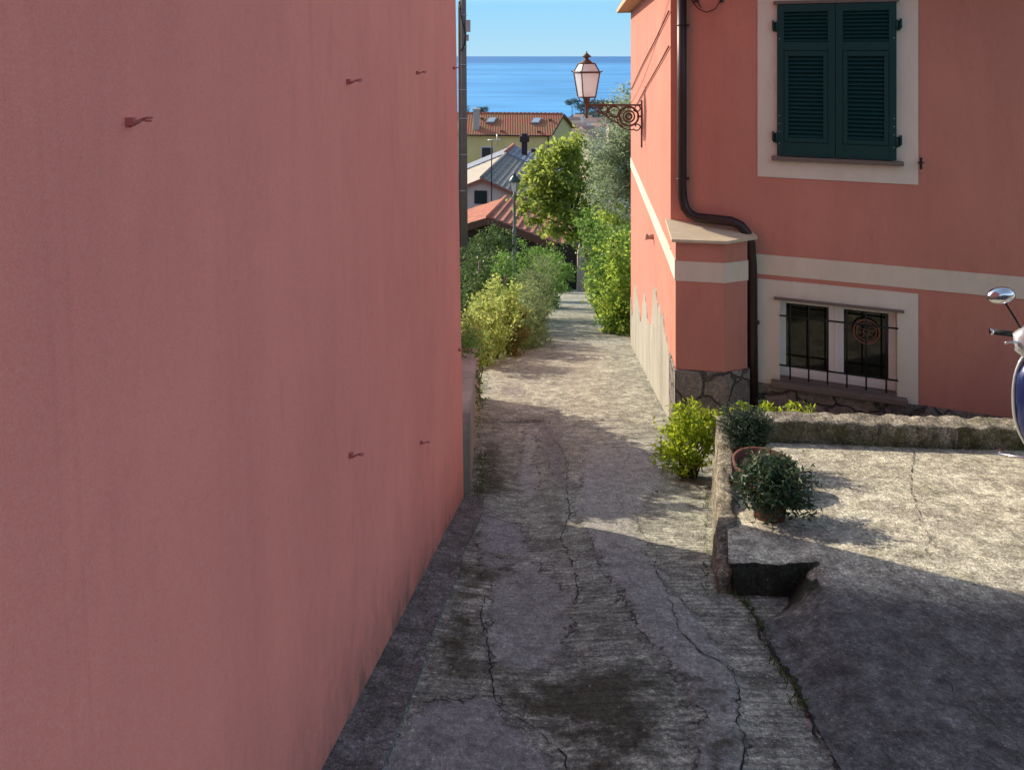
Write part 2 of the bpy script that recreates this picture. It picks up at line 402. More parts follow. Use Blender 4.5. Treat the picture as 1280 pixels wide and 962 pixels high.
# clear cyan-blue air low over the sea
tcw=wn.nodes.new('ShaderNodeTexCoord'); sxw=wn.nodes.new('ShaderNodeSeparateXYZ'); wn.links.new(tcw.outputs['Generated'],sxw.inputs[0])
r1=wn.nodes.new('ShaderNodeValToRGB'); e=r1.color_ramp.elements; e[0].position=0; e[0].color=(1.52,2.42,3.0,1); e[1].position=.10; e[1].color=(.88,2.2,3.3,1)
r2=wn.nodes.new('ShaderNodeValToRGB'); e=r2.color_ramp.elements; e[0].position=.07; e[0].color=(0,0,0,1); e[1].position=.30; e[1].color=(1,1,1,1)
wn.links.new(sxw.outputs[2],r1.inputs[0]); wn.links.new(sxw.outputs[2],r2.inputs[0])
mxw=wn.nodes.new('ShaderNodeMix'); mxw.data_type='RGBA'; wn.links.new(r2.outputs[0],mxw.inputs[0]); wn.links.new(r1.outputs[0],mxw.inputs[6]); tw=wn.nodes.new('ShaderNodeMix'); tw.data_type='RGBA'; tw.blend_type='MULTIPLY'; tw.inputs[0].default_value=1; tw.inputs[7].default_value=(1.22,1.0,.86,1)
wn.links.new(sky.outputs[0],tw.inputs[6]); wn.links.new(tw.outputs[2],mxw.inputs[7])
wn.links.new(mxw.outputs[2],bg.inputs[0])
sl=bpy.data.lights.new('sun','SUN'); sl.energy=3.05; sl.angle=R(.5); sl.color=(1,.87,.70)
so=bpy.data.objects.new('sun',sl); C.objects.link(so)
sd=Vector((-.797*math.cos(R(SUN_EL)),.604*math.cos(R(SUN_EL)),math.sin(R(SUN_EL))))
so.rotation_euler=sd.to_track_quat('Z','Y').to_euler(); so.location=(-20,20,20)
cam=bpy.data.cameras.new('camera'); co_=bpy.data.objects.new('camera',cam); C.objects.link(co_)
co_.location=(0,0,0); co_.rotation_euler=(R(90),0,0); cam.sensor_width=36; cam.lens=F/1280*36
cam.shift_y=-(481-HY)/1280; cam.shift_x=0; cam.clip_start=.05; cam.clip_end=300000
sc=bpy.context.scene; sc.camera=co_; sc.render.resolution_x=1024; sc.render.resolution_y=769
sc.view_settings.view_transform='Standard'; sc.view_settings.look='None'; sc.view_settings.gamma=1; sc.view_settings.exposure=1.05
sc.render.engine='CYCLES'; sc.cycles.max_bounces=8; sc.cycles.diffuse_bounces=4; sc.cycles.transparent_max_bounces=8

# ------------------------------------------------------------------ ground sheets
def grid(name, xs, ys, zf, mat, attrs=None, smooth=True, jitter=None):
    nx,ny=xs.shape[1],xs.shape[0]
    zs=zf(xs,ys)
    V=np.stack([xs.ravel(),ys.ravel(),zs.ravel()],1)
    idx=np.arange(nx*ny).reshape(ny,nx)
    f=np.stack([idx[:-1,:-1].ravel(),idx[:-1,1:].ravel(),idx[1:,1:].ravel(),idx[1:,:-1].ravel()],1)
    me=bpy.data.meshes.new(name); me.from_pydata(V.tolist(),[],f.tolist())
    me.polygons.foreach_set('use_smooth',[smooth]*len(me.polygons)); me.materials.append(mat)
    if attrs:
        for k,a in attrs.items():
            at=me.attributes.new(k,'FLOAT','POINT'); at.data.foreach_set('value',np.asarray(a,dtype=np.float32).ravel())
    o=bpy.data.objects.new(name,me); C.objects.link(o); return o
def sdist(px,py,poly):
    """positive inside, metres to the outline"""
    n=len(poly); d=np.full(px.shape,1e9); ins=np.zeros(px.shape,bool)
    for i in range(n):
        x0,y0=poly[i]; x1,y1=poly[(i+1)%n]; dx,dy=x1-x0,y1-y0
        t=np.clip(((px-x0)*dx+(py-y0)*dy)/(dx*dx+dy*dy+1e-12),0,1)
        d=np.minimum(d,np.hypot(px-(x0+t*dx),py-(y0+t*dy)))
        c=((y0>py)!=(y1>py))&(px<(x1-x0)*(py-y0)/((y1-y0) if abs(y1-y0)>1e-9 else 1e-9)+x0); ins^=c
    return np.where(ins,d,-d)
def fbm(x,y,seed=0,oct=5,f0=1.0):
    r=np.random.RandomState(seed); o=np.zeros_like(x); a=1.0
    for i in range(oct):
        th=r.rand()*6.28; s=0
        for j in range(3):
            th=r.rand()*6.28; ph=r.rand(2)*6.28
            s=s+np.sin(x*f0*math.cos(th)+y*f0*math.sin(th)+ph[0])*np.cos(-x*f0*math.sin(th)*.9+y*f0*math.cos(th)*.9+ph[1])
        o+=a*s/3; a*=.55; f0*=2.07
    return o

# road
ysr=np.concatenate([np.arange(-12,1.6,.3),np.arange(1.6,9,.025),np.arange(9,18,.06),np.arange(18,53,.25)])
xl_=np.interp(ysr,[-12,5,7,15,16,23,33,44,53],[-2.2,-1.2,-.75,-.85,-.2,.95,1.7,2.3,3.1])
xr_=np.interp(ysr,[-12,8.9,9.0,16.8,17.5,20.4,26.6,33.4,43.7,53],[9,9,3.4,3.4,3.0,3.15,3.5,4.0,4.95,6.0])
us=np.linspace(0,1,170)
# for the wide near part keep the fine columns between -1.2 and 2.4
X_=np.zeros((len(ysr),170)); Y_=np.zeros_like(X_)
for i,y in enumerate(ysr):
    if xr_[i]>8: X_[i]=np.concatenate([np.linspace(xl_[i],2.4,150),np.linspace(2.6,9,20)])
    else: X_[i]=xl_[i]+(xr_[i]-xl_[i])*us
    Y_[i]=y
RP=lambda pts:[on_road(*p) for p in pts]
polys={
 'smooth':[RP([(735,560),(800,560),(835,600),(790,650),(830,720),(885,790),(930,850),(935,962),(915,1000),(850,1000),(865,900),(850,850),(800,790),(770,740),(745,690),(715,640)]),
           RP([(655,530),(672,540),(668,575),(680,600),(655,625),(645,590)]),
           RP([(600,690),(660,690),(700,720),(718,745),(716,790),(690,830),(630,830),(600,800),(612,740)])],
 'mossy':[RP([(560,705),(650,690),(655,720),(606,738),(605,790),(612,850),(560,855),(520,862),(538,780)]),
          RP([(618,838),(700,822),(800,820),(850,850),(845,1000),(700,1000),(690,930),(640,895)]),
          RP([(590,565),(618,545),(640,560),(650,610),(600,625),(584,620)]),
          RP([(850,840),(905,850),(925,900),(925,980),(880,1000),(862,920)]),
          RP([(890,640),(935,745),(915,740),(880,690)])],
 'pale':[RP([(530,872),(612,862),(640,895),(700,935),(715,1000),(440,1000),(480,930)]),
         RP([(600,640),(650,650),(668,690),(600,688)])],
 'worn':[RP([(605,455),(680,430),(700,470),(680,520),(760,540),(820,575),(700,600),(690,700),(640,640),(600,560)]),
         RP([(690,420),(760,430),(770,520),(700,520)])],
 'patch':[RP([(625,482),(655,484),(658,493),(628,494)]), RP([(676,520),(700,538),(712,560),(706,600),(690,600),(682,570),(672,545)])],
}
att={}
for k,pl in polys.items():
    d=np.full(X_.shape,-9.)
    for p in pl: d=np.maximum(d,sdist(X_,Y_,p))
    att[k]=np.clip(d+.02*fbm(X_,Y_,3,4,9),-1,1)
def roadsurf(x,y):
    z=roadz(y)+.006*fbm(x,y,11,5,2.2)
    z+= .012*np.clip(sdist(x,y,polys['smooth'][0])/.04,0,1)*(y<9)
    z-= .03*np.exp(-((x-.1)**2)/.09)*(y<9)
    return z
o=grid('road',X_,Y_,roadsurf,M['road'],att); tag(o,kind='structure')

# cracks: thin jagged gaps filled with dirt, part of the lane surface
def crack_strip(mb,pts,w0,w1,zf,seed,jit=.02,seg=.03,lift=.004):
    r=random.Random(seed); out=[]
    for a,b in zip(pts[:-1],pts[1:]):
        a=Vector((a[0],a[1])); b=Vector((b[0],b[1])); L=(b-a).length; n=max(1,int(L/seg)); d=(b-a).normalized(); nn=Vector((-d.y,d.x))
        for i in range(n): out.append(a+(b-a)*i/n+nn*r.gauss(0,jit*.33))
    out.append(Vector((pts[-1][0],pts[-1][1])))
    # smooth-ish random walk
    L=[];Rr=[]
    for i,p in enumerate(out):
        d=(out[min(i+1,len(out)-1)]-out[max(0,i-1)]); d=d.normalized() if d.length>1e-6 else Vector((0,1)); nn=Vector((-d.y,d.x))
        w=(w0+(w1-w0)*i/len(out))*r.uniform(.03,1.5)*.26
        if i==0 or i==len(out)-1: w*=.2
        L.append(p+nn*w); Rr.append(p-nn*w)
    vs=[(p.x,p.y,float(zf(p.x,p.y))+lift) for p in L]+[(p.x,p.y,float(zf(p.x,p.y))+lift) for p in Rr]
    n=len(out); mb.add(vs,[(i,i+1,n+i+1,n+i) for i in range(n-1)])
rs=lambda x,y: roadsurf(np.array([[x]]),np.array([[y]]))[0,0]
mb=MB()
for i,(pl,w0,w1) in enumerate([
 ([(795,640),(800,662),(822,690),(818,712),(835,745),(850,790),(880,820),(915,835),(925,865),(922,900),(932,940),(930,962),(928,1010)],.006,.014),
 ([(612,850),(622,870),(640,885),(672,903),(700,930),(712,962)],.012,.012),
 ([(606,738),(602,770),(610,800),(616,850)],.008,.012),
 ([(590,686),(620,694),(655,699)],.006,.006),
 ([(678,520),(684,540),(702,560),(710,580),(708,610),(712,640),(700,670),(716,700),(722,735),(720,760)],.008,.012),
 ([(600,500),(616,530),(622,560),(612,600)],.008,.004),
 ([(750,540),(780,548),(830,570)],.005,.004),
 ([(560,610),(640,628),(700,640),(780,642),(860,640)],.004,.004),
 ([(780,640),(775,600),(790,560)],.005,.004),
 ([(625,470),(680,476)],.02,.012),([(600,456),(612,470),(606,490)],.008,.006),
 ([(735,375),(700,372)],.012,.012),([(880,820),(850,790),(800,770)],.004,.003)]):
    crack_strip(mb,RP(pl),w0,w1,rs,i)
crk=build('crack',mb,M['crack'],recalc=False); crk.parent=o
# gutter strip along the foot of the left building
mb=MB(); pts=[]
def lw(Y): return -.78+.0667*Y     # face line of the left building
gy=np.concatenate([np.arange(-4,5.9,.03)])
A=[(lw(y)-.02, y, float(roadz(y))+.034) for y in gy]; B=[(lw(y)+.172+.010*math.sin(y*5)+.012*float(fbm(np.array(y),np.array(0.),31,5,9)), y, float(roadz(y))+.016) for y in gy]; D=[(b[0]+.002,b[1],b[2]-.05) for b in B]
n=len(gy); mb.add(A+B+D,[(i,n+i,n+i+1,i+1) for i in range(n-1)]+[(n+i,2*n+i,2*n+i+1,n+i+1) for i in range(n-1)],0,False)
tag(build('kerb',mb,M['gutter'],recalc=False),kind='structure')

# terrace slab: a height field with a real step at its near left edge
yt=np.concatenate([np.arange(-12,1.6,.4),np.arange(1.6,3.9,.03),[3.905,3.925,3.932,3.95],np.arange(3.98,6.35,.03)])
ut=np.concatenate([np.linspace(0,.12,40)[:-1],np.linspace(.12,.5,50)[:-1],np.linspace(.5,1,20)])
XT=np.zeros((len(yt),len(ut))); YT=np.zeros_like(XT)
for i,y in enumerate(yt): XT[i]=terr_left(y)+(9.5-terr_left(y))*ut; YT[i]=y
wob=np.where((YT>3.6)&(YT<4.3),.03*fbm(XT,YT*0,5,5,14)*np.exp(-((YT-3.93)/.15)**2),0)
def tzs(x,y):
    z=terz(x,y)
    return z+.008*fbm(x,y,21,5,2.0)*np.clip((x-terr_left(y))/.1,0,1)
ZT=tzs(XT,YT)
def fixed(x,y): return ZT
apr=np.clip(3.95-YT+ .4*(XT-1.3)*0,-1,1)
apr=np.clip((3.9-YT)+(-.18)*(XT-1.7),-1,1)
face=np.clip(1-np.abs(YT-3.92)/.035,0,1)*(XT<1.68)*1.0+np.clip((YT-3.55)/.25,0,1)*(YT<3.94)*(XT<1.60)*.8  # mask for the shade painted on the step face and hollow
t_=grid('terrace',XT,YT+wob,fixed,M['terrace'],{'apron_shade':apr,'shade_moss':np.clip(face,0,1)}); tag(t_,kind='structure')
for p_ in t_.data.polygons:
    if p_.normal.z<.75: p_.use_smooth=False
mb=MB(); ts=lambda x,y: float(tzs(np.array([[x]]),np.array([[y]]))[0,0])
TP=lambda pts:[on_terr(*p) for p in pts]
for i,(pl,w0,w1) in enumerate([
 ([(1142,562),(1140,590),(1138,612),(1148,640),(1150,655),(1163,672),(1158,690),(1130,706)],.012,.006),
 ([(1155,845),(1180,850),(1200,870)],.006,.004),([(1180,750),(1215,770),(1270,795)],.006,.004)]):
    crack_strip(mb,TP(pl),w0,w1,ts,40+i)
# the open joint between lane and terrace
crack_strip(mb,[(terr_left(y)-.004+.012*math.sin(y*9),y) for y in np.arange(1.5,3.95,.12)],.016,.03,lambda x,y: max(ts(max(x,terr_left(y)),y),rs(x,y)),77,.03)
c2=build('crack',mb,M['crack'],recalc=False); c2.parent=t_

# hillside
def soilmat():
    t=NT('hillside soil and grass'); n=t.noise(.8,7,.7); n2=t.noise(14,6,.7)
    c=t.mix(t.ramp(n,[(.35,0.),(.65,1.)]),(.09,.09,.045),(.05,.085,.022)); c=t.mix(t.math('MULTIPLY',n2,.5),c,(.04,.035,.02))
    return t.fin(c,.95,0,t.bump(n2,.8,.05))
M['soil_hill']=soilmat()
xs=np.concatenate([-np.geomspace(1500,6,30),np.arange(-5.5,10,.4),np.geomspace(10.5,1500,30)])
ys=np.concatenate([np.arange(-60,-12,6),np.arange(-12,60,.6),np.arange(60,140,4),np.arange(140,700,20)])
XX,YY=np.meshgrid(xs,ys)
def hill(x,y):
    z=roadz(y)
    l=np.interp(y,ysr,xl_); r=np.interp(y,ysr,xr_)
    dl=np.clip((l-x)/.5,0,1)*(y>5.85); dr=np.clip((x-r)/.6,0,1)*(y>16.9)
    z=z-.10+np.where(y<53,.28*dl+.30*dr,0)+ .04*fbm(x,y,8,3,.9)*np.clip(dl+dr,0,1)
    z=np.where(y<-12,z*1+(-12-y)*.2,z)
    return z
tag(grid('hillside',XX,YY,hill,M['soil_hill']),kind='structure')

# sea
def seamat():
    t=NT('sea water')
    w1=t.noise(.0011,6,.55,t.co((.35,1,1))); w2=t.noise(.010,6,.65,t.co((.22,1,1)))
    c=t.mix(t.ramp(w1,[(.35,0.),(.65,1.)]),(.035,.20,.44),(.075,.31,.58))
    c=t.mix(t.math('MULTIPLY',t.ramp(w2,[(.42,0.),(.62,1.)]),.5),c,(.12,.46,.9))
    tc=t.n('ShaderNodeTexCoord'); sx=t.n('ShaderNodeSeparateXYZ'); t.l(tc.outputs['Object'],sx.inputs[0])
    # deeper, darker water far offshore
    far=t.ramp(t.math('DIVIDE',sx.outputs['Y'],20000),[(.36,0.),(.6,.8)])
    c=t.mix(far,c,(.012,.12,.33))
    return t.fin(c,.5,0,t.bump(w2,.3,1.5),.12)
mb=MB(); mb.add([(-90000,330,-100),(90000,330,-100),(90000,130000,-100),(-90000,130000,-100)],[(0,1,2,3)])
tag(build('sea',mb,seamat(),recalc=False),kind='structure')

# ------------------------------------------------------------------ leaves and plants
def leafmesh(name, centers, rnd, size, mat, parent, rs_, aspect=.5, up=.25, sdir=None, curl=.25):
    """one folded quad per leaf"""
    n=len(centers)
    d=rs_.normal(size=(n,3)); d[:,2]=d[:,2]*.7+up*-1
    if sdir is not None: d+=sdir
    d/=np.linalg.norm(d,axis=1)[:,None]+1e-9
    q=rs_.normal(size=(n,3)); q[:,2]*=.6; w=np.cross(d,q); w/=np.linalg.norm(w,axis=1)[:,None]+1e-9
    nn=np.cross(d,w)
    s=(size*rs_.uniform(.6,1.35,n))[:,None]
    a=centers-d*s*.5; b=centers+w*s*aspect*.5+nn*s*curl*.3; c=centers+d*s*.5; e=centers-w*s*aspect*.5+nn*s*curl*.3
    off=parent_world(parent) if parent else Vector((0,0,0)); off=np.array(off)
    V=np.stack([a,b,c,e],1).reshape(-1,3)-off
    me=bpy.data.meshes.new(name)
    me.vertices.add(4*n); me.vertices.foreach_set('co',V.ravel().astype(np.float32))
    me.loops.add(4*n); me.polygons.add(n)
    me.loops.foreach_set('vertex_index',np.arange(4*n,dtype=np.int32)); me.polygons.foreach_set('loop_start',np.arange(0,4*n,4,dtype=np.int32))
    me.update(calc_edges=True); me.validate()
    at=me.attributes.new('rnd','FLOAT','POINT'); at.data.foreach_set('value',np.repeat(rnd,4).astype(np.float32))
    me.materials.append(mat)
    o=bpy.data.objects.new(name,me); C.objects.link(o)
    if parent: o.parent=parent
    return o

def plant(name, base, crowns, mat, leaf, n_clump, per, label, cat, group=None, seed=0, barkm=None, trunk=None,
          clump_r=.22, aspect=.5, up=.25, limb_r=.03, shell=.55, crown_name='crown', trunk_name='trunk', limbs=14, flat=1.0, clumps=None):
    """crowns: list of (centre, radii). Leaves gather in clumps spread through each crown, limbs reach for the clumps."""
    rs_=np.random.RandomState(seed); base=Vector(base)
    t=thing(name,base,label,cat,group)
    cl=[]; tot=sum(r[0]*r[1]*r[2] for c,r in crowns)
    for c,r in crowns:
        k=max(2,int(n_clump*r[0]*r[1]*r[2]/tot))
        d=rs_.normal(size=(k,3)); d/=np.linalg.norm(d,axis=1)[:,None]
        rad=rs_.uniform(shell**3,1,k)**(1/3.) if shell<1 else np.ones(k)
        rad*=rs_.uniform(.66,1.25,k)
        cl.append(np.array(c)+d*rad[:,None]*np.array(r))
    cl=np.concatenate(cl) if clumps is None else clumps
    pts=[];rnd=[]
    for c in cl:
        m=int(per*rs_.uniform(.45,1.5)); rr=clump_r*rs_.uniform(.6,1.35)
        pts.append(c+rs_.normal(size=(m,3))*rr*np.array([.55,.55,.45*flat])); rnd.append(np.clip(rs_.normal(rs_.uniform(.3,.7),.2,m),0,1))
    pts=np.concatenate(pts); rnd=np.concatenate(rnd)
    leafmesh(crown_name,pts,rnd,leaf,mat,t,rs_,aspect,up)
    mb=MB(); top=Vector(trunk[-1][:3]) if trunk else base+Vector((0,0,.3))
    if trunk:
        tp=[Vector(p[:3]) for p in trunk]; mb.tube(tp,[p[3] for p in trunk],8)
    order=rs_.permutation(len(cl))[:limbs]
    for i in order:
        c=Vector(cl[i]); s=top if trunk else base+Vector((rs_.uniform(-.08,.08),rs_.uniform(-.08,.08),-.03))
        if trunk and rs_.rand()<.4: s=Vector(trunk[-2][:3]).lerp(top,rs_.uniform(.3,1))
        mid=s.lerp(c,.5)+Vector(rs_.normal(size=3))*.06*(c-s).length+Vector((0,0,.08*(c-s).length))
        mb.tube([s,s.lerp(mid,.5)+Vector((0,0,.02)),mid,c],[limb_r,limb_r*.8,limb_r*.55,limb_r*.2],5)
    build(trunk_name,mb,barkm or M['bark'],t,recalc=False)
    return t
def gz(X,Y): return float(hill(np.array([[X]]),np.array([[float(Y)]]))[0,0])

# ================================================================== LEFT BUILDING
u=Vector((.0667,1,0)).normalized(); nl=Vector((u.y,-u.x,0))   # along the face, outward
L0=Vector((lw(-6),-6,0)); L1=Vector((lw(5.85),5.85,0))
lb=thing('pink_house',(L1.x-3,3,-3.2),'tall rose pink plaster house wall filling the left side, small hooks on it','house')
mb=MB(); bat=.0165
def lface(p,z): return p - nl*bat*(z+3.6)
b=[lface(L0,-4.2),lface(L1,-4.2),lface(L1,-4.2)-nl*9,lface(L0,-4.2)-nl*9]
for p in b: p.z=-4.2
t=[lface(L0,5.2),lface(L1,5.2),lface(L1,5.2)-nl*8.8,lface(L0,5.2)-nl*8.8]
for p in t: p.z=5.2
mb.hexa(b,t); build('wall',mb,M['pink_wall'],lb,bevel=.012)
mb=MB(); e=.35
tt=[t[0]+nl*e-u*e,t[1]+nl*e+u*e,t[2]-nl*e+u*e,t[3]-nl*e-u*e]
t2=[p+Vector((0,0,.12)) for p in tt]; mb.hexa([p+Vector((0,0,.003)) for p in tt],t2)
rid=[(t2[0]+t2[3])/2+Vector((0,0,1.8)),(t2[1]+t2[2])/2+Vector((0,0,1.8))]
mb.add([p+Vector((0,0,.003)) for p in t2]+rid,[(0,1,5,4),(1,2,5),(2,3,4,5),(3,0,4)])
M['tiles']=tilemat('clay tiles',[(.36,.13,.07),(.46,.19,.10),(.30,.10,.06),(.42,.22,.13)])
build('roof',mb,M['tiles'],lb)
# hooks
def on_left(px,py):
    k=(px-CX)/F; q_=(py-HY)/F; Y=(.78+3.6*bat)/(.0667-k+bat*q_); z=-q_*Y
    p=Vector((lw(Y),Y,0)); q=lface(p,z); q.z=z; return q
M['hook']=plain('painted over iron hook',(.50,.15,.13),.6,.2,.25,40)
def hook(px,py,big=1.0):
    p=on_left(px,py); mb=MB()
    mb.box(p+nl*.008,(.016,.028*big,.036*big),math.atan2(u.y,u.x)-PI/2)
    tip=p+nl*.075*big+Vector((0,0,.004))
    mb.tube([p+nl*.005-Vector((0,0,.008)),p+nl*.04*big-Vector((0,0,.004)),tip],[.012*big,.010*big,.009*big],8)
    mb.tube([tip,tip+nl*.02*big+Vector((0,0,.007*big)),tip+nl*.05*big+Vector((0,0,.008*big))],.0055*big,6)
    mb.tube([tip,tip+nl*.02*big-Vector((0,0,.007*big)),tip+nl*.045*big-Vector((0,0,.007*big))],.0055*big,6)
    build('hook',mb,M['hook'],lb)
for q in ((157,152,.8),(433,102,.95),(520,91,.95),(566,85,1),(436,569,.9),(525,553,.9),(573,437,1)): hook(q[0],q[1],q[2]*.52)
# ================================================================== RIGHT HOUSE
Cn=Vector((1.96,8.9,0)); es=Vector((.9425,-.3342,0)); nf=Vector((-.3342,-.9425,0)); et=Vector((.1028,.9947,0)); ns_=Vector((-.9947,.1028,0))
def sY(px):
    k=(px-CX)/F; s=(Cn.y*k-Cn.x)/(es.x-es.y*k); return s, Cn.y+es.y*s
def Fp(s,n,z): return Vector((Cn.x+es.x*s+nf.x*n, Cn.y+es.y*s+nf.y*n, z))
def Fz(px,py): s,Y=sY(px); return s,-(py-HY)/F*Y
MF=Matrix.Translation(Cn)@Matrix(((es.x,-nf.x,0,0),(es.y,-nf.y,0,0),(0,0,1,0),(0,0,0,1)))   # local x=s, y=-n(in), z
def Sp(t,n,z): return Vector((Cn.x+et.x*t+ns_.x*n, Cn.y+et.y*t+ns_.y*n, z))
def St(px):
    k=(px-CX)/F; t=(Cn.y*k-Cn.x)/(et.x-et.y*k); return t, Cn.y+et.y*t
def Sz(px,py): t,Y=St(px); return t,-(py-HY)/F*Y
def fbox(mb,s0,s1,z0,z1,n0,n1,m=0):
    mb.hexa([Fp(s0,n1,z0),Fp(s1,n1,z0),Fp(s1,n0,z0),Fp(s0,n0,z0)],[Fp(s0,n1,z1),Fp(s1,n1,z1),Fp(s1,n0,z1),Fp(s0,n0,z1)],m)
rh=thing('corner_house',(3.5,11,-4.2),'salmon pink house on the right with green shutters, barred window and cream band','house')
ZB=-5.2; ZE=1.02; SL=8.0; TL=8.0
# facade wall as panels round the two openings
u0,u1,v0,v1=1.235,2.483,-1.17,.62      # shuttered opening
w0,w1,x0,x1=1.262,2.503,-3.80,-2.855   # barred opening
mb=MB(); TH=.35; ZP=-3.87
def wallp(s0,s1,z0,z1): fbox(mb,s0,s1,z0,z1,-TH,0)
wallp(0,w0,ZP,ZE); wallp(w1,SL,ZP,ZE)
wallp(w0,w1,ZP,x0); wallp(w0,w1,x1,ZE)
# side wall and the rest of the shell
def shell(z0,z1,out,m=0):
    a=[Sp(0,out,z0),Sp(TL,out,z0),Sp(TL,-.35,z0),Sp(0.38,-.35,z0)]; b=[Vector((p.x,p.y,z1)) for p in a]; mb.hexa(a,b,m)
# side
pa=[Fp(0,0,0),Sp(TL,0,0),Sp(TL,-.35,0),Fp(.38,-TH,0)]
mb.hexa([Vector((p.x,p.y,ZB)) for p in pa],[Vector((p.x,p.y,ZE)) for p in pa])
bk=[Sp(TL,0,0),Sp(TL,0,0)+es*SL,Sp(TL,0,0)+es*SL-et*.35,Sp(TL,0,0)-et*.35+Vector((.36,0,0))]
mb.hexa([Vector((p.x,p.y,-7)) for p in bk],[Vector((p.x,p.y,ZE)) for p in bk])
pa=[Sp(2.5,-.003,0),Sp(TL,-.003,0),Sp(TL,-.3,0),Sp(2.5,-.3,0)]
mb.hexa([Vector((p.x,p.y,-7.4)) for p in pa],[Vector((p.x,p.y,ZB)) for p in pa])
rt=[Fp(SL,0,0),Fp(SL,0,0)+et*TL,Fp(SL-.35,0,0)+et*TL,Fp(SL-.35,-.0,0)]
mb.hexa([Vector((p.x,p.y,-7)) for p in rt],[Vector((p.x,p.y,ZE)) for p in rt])
build('wall',mb,M['pink_house'],rh)
mb=MB(); mb.hexa([Fp(1.05,-TH-.003,-4),Fp(2.7,-TH-.003,-4),Fp(2.7,-1.6,-4),Fp(1.05,-1.6,-4)],[Fp(1.05,-TH-.003,-2.6),Fp(2.7,-TH-.003,-2.6),Fp(2.7,-1.6,-2.6),Fp(1.05,-1.6,-2.6)])
# buttress with slate cap
bq=[Vector((1.912,8.42,0)),Vector((2.453,8.33,0)),Vector((2.76,8.44,0)),Vector((2.79,8.603,0)),Vector((1.96,8.897,0))]
ZC_=-2.10
mb=MB(); mb.prism([Vector((p.x,p.y,-3.66)) for p in bq],(0,0,3.66-2.155)); build('buttress',mb,M['pink_house'],rh,bevel=.008)
mb=MB(); cc=Vector((2.3,8.65,0))
cp=[Vector((1.845,8.33,-2.155)),Vector((2.46,8.24,-2.155)),Vector((2.86,8.385,-2.135)),Vector((2.84,8.585,-2.10)),Vector((1.90,8.93,-2.05))]
mb.prism(cp,(0,0,.035)); build('slate_cap',mb,M['slate'],rh,bevel=.004)
mb=MB(); mb.prism([p.lerp(cc,-.06).xy.to_3d()+Vector((0,0,ZB)) for p in bq],(0,0,-3.66-ZB-.003)); build('stone_plinth',mb,M['stone'],rh,bevel=.02)
# bands (8 mm proud)
mb=MB()
fbox(mb,.9,SL,-2.585,-2.352,.001,.010)
build('string_course',mb,M['band'],rh)
mb=MB()
o3=[bq[0],bq[1],bq[2],bq[3]]
out=[Vector((-.012,-.006,0)),Vector((.001,-.010,0)),Vector((.008,-.008,0)),Vector((.010,0,0))]
for i in range(3):
    a,b_=o3[i],o3[i+1]; A_,B_=a+out[i],b_+out[i+1]
    z0,z1=-2.625,-2.395
    mb.hexa([Vector((q.x,q.y,z0)) for q in (A_,B_,b_+(a-b_)*0,a)],[Vector((q.x,q.y,z1)) for q in (A_,B_,b_,a)])
A_=bq[0]+out[0]; B_=Sp(TL,.010,0); 
mb.hexa([Vector((q.x,q.y,-2.615)) for q in (A_,Sp(0,.010,0),B_,Sp(TL,.001,0),Sp(0,.001,0))][:2]+[Vector((q.x,q.y,-2.615)) for q in (Sp(0,.0005,0),bq[0])],
        [Vector((q.x,q.y,-2.385)) for q in (A_,Sp(0,.010,0),Sp(0,.0005,0),bq[0])])
mb.hexa([Sp(0.001,.010,-2.60),Sp(TL,.010,-2.60),Sp(TL,.0005,-2.60),Sp(0.001,.0005,-2.60)],[Sp(0.001,.010,-2.37),Sp(TL,.010,-2.37),Sp(TL,.0005,-2.37),Sp(0.001,.0005,-2.37)])
build('string_course',mb,M['band'],rh)
# stone base of the facade
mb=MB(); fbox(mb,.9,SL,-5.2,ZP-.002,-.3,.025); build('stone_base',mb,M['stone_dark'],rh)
# bare render at the foot of the side wall
prof=[(789,372),(791,400),(795,352),(800,392),(803,404),(806,362),(811,405),(815,412),(818,358),(823,378),(830,404),(838,446),(844,466)]
mb=MB(); pr=[]
fine=[]
r_=random.Random(4)
for a,b_ in zip(prof[:-1],prof[1:]):
    for i in range(9):
        f=i/9; xx_=a[0]+(b_[0]-a[0])*f; fine.append((xx_+r_.uniform(-.1,.1), a[1]+(b_[1]-a[1])*f*1.0+7*float(fbm(np.array(xx_),np.array(0.),17,5,1.1))+r_.uniform(-2,2)))
fine.append(prof[-1])
tz=[(min(TL+.02,Sz(*q)[0]),Sz(*q)[1]) for q in fine]
tz=sorted(tz,key=lambda q:-q[0])
for i in range(len(tz)-1):
    (ta,za),(tb,zb)=tz[i],tz[i+1]
    if ta-tb<1e-4: continue
    base_a=float(roadz(Cn.y+ta))-.2; base_b=float(roadz(Cn.y+tb))-.2
    mb.add([Sp(ta,.016,base_a),Sp(tb,.016,base_b),Sp(tb,.016,zb),Sp(ta,.016,za),Sp(ta,.001,za+.01),Sp(tb,.001,zb+.01)],[(0,1,2,3),(3,2,5,4)])
(ta,za)=tz[-1]; 
mb.add([Sp(ta,.016,float(roadz(8.6))-.3),Vector((1.895,8.38,float(roadz(8.38))-.3)),Vector((1.895,8.38,-3.66)),Sp(ta,.016,za)],[(0,1,2,3)])
mb.add([Sp(TL+.001,.016,-7.4),Sp(TL+.001,.016,tz[0][1]),Sp(TL+.001,-.4,tz[0][1]),Sp(TL+.001,-.4,-7.4)],[(0,1,2,3)])
build('bare_render',mb,M['render_grey'],rh,recalc=False)
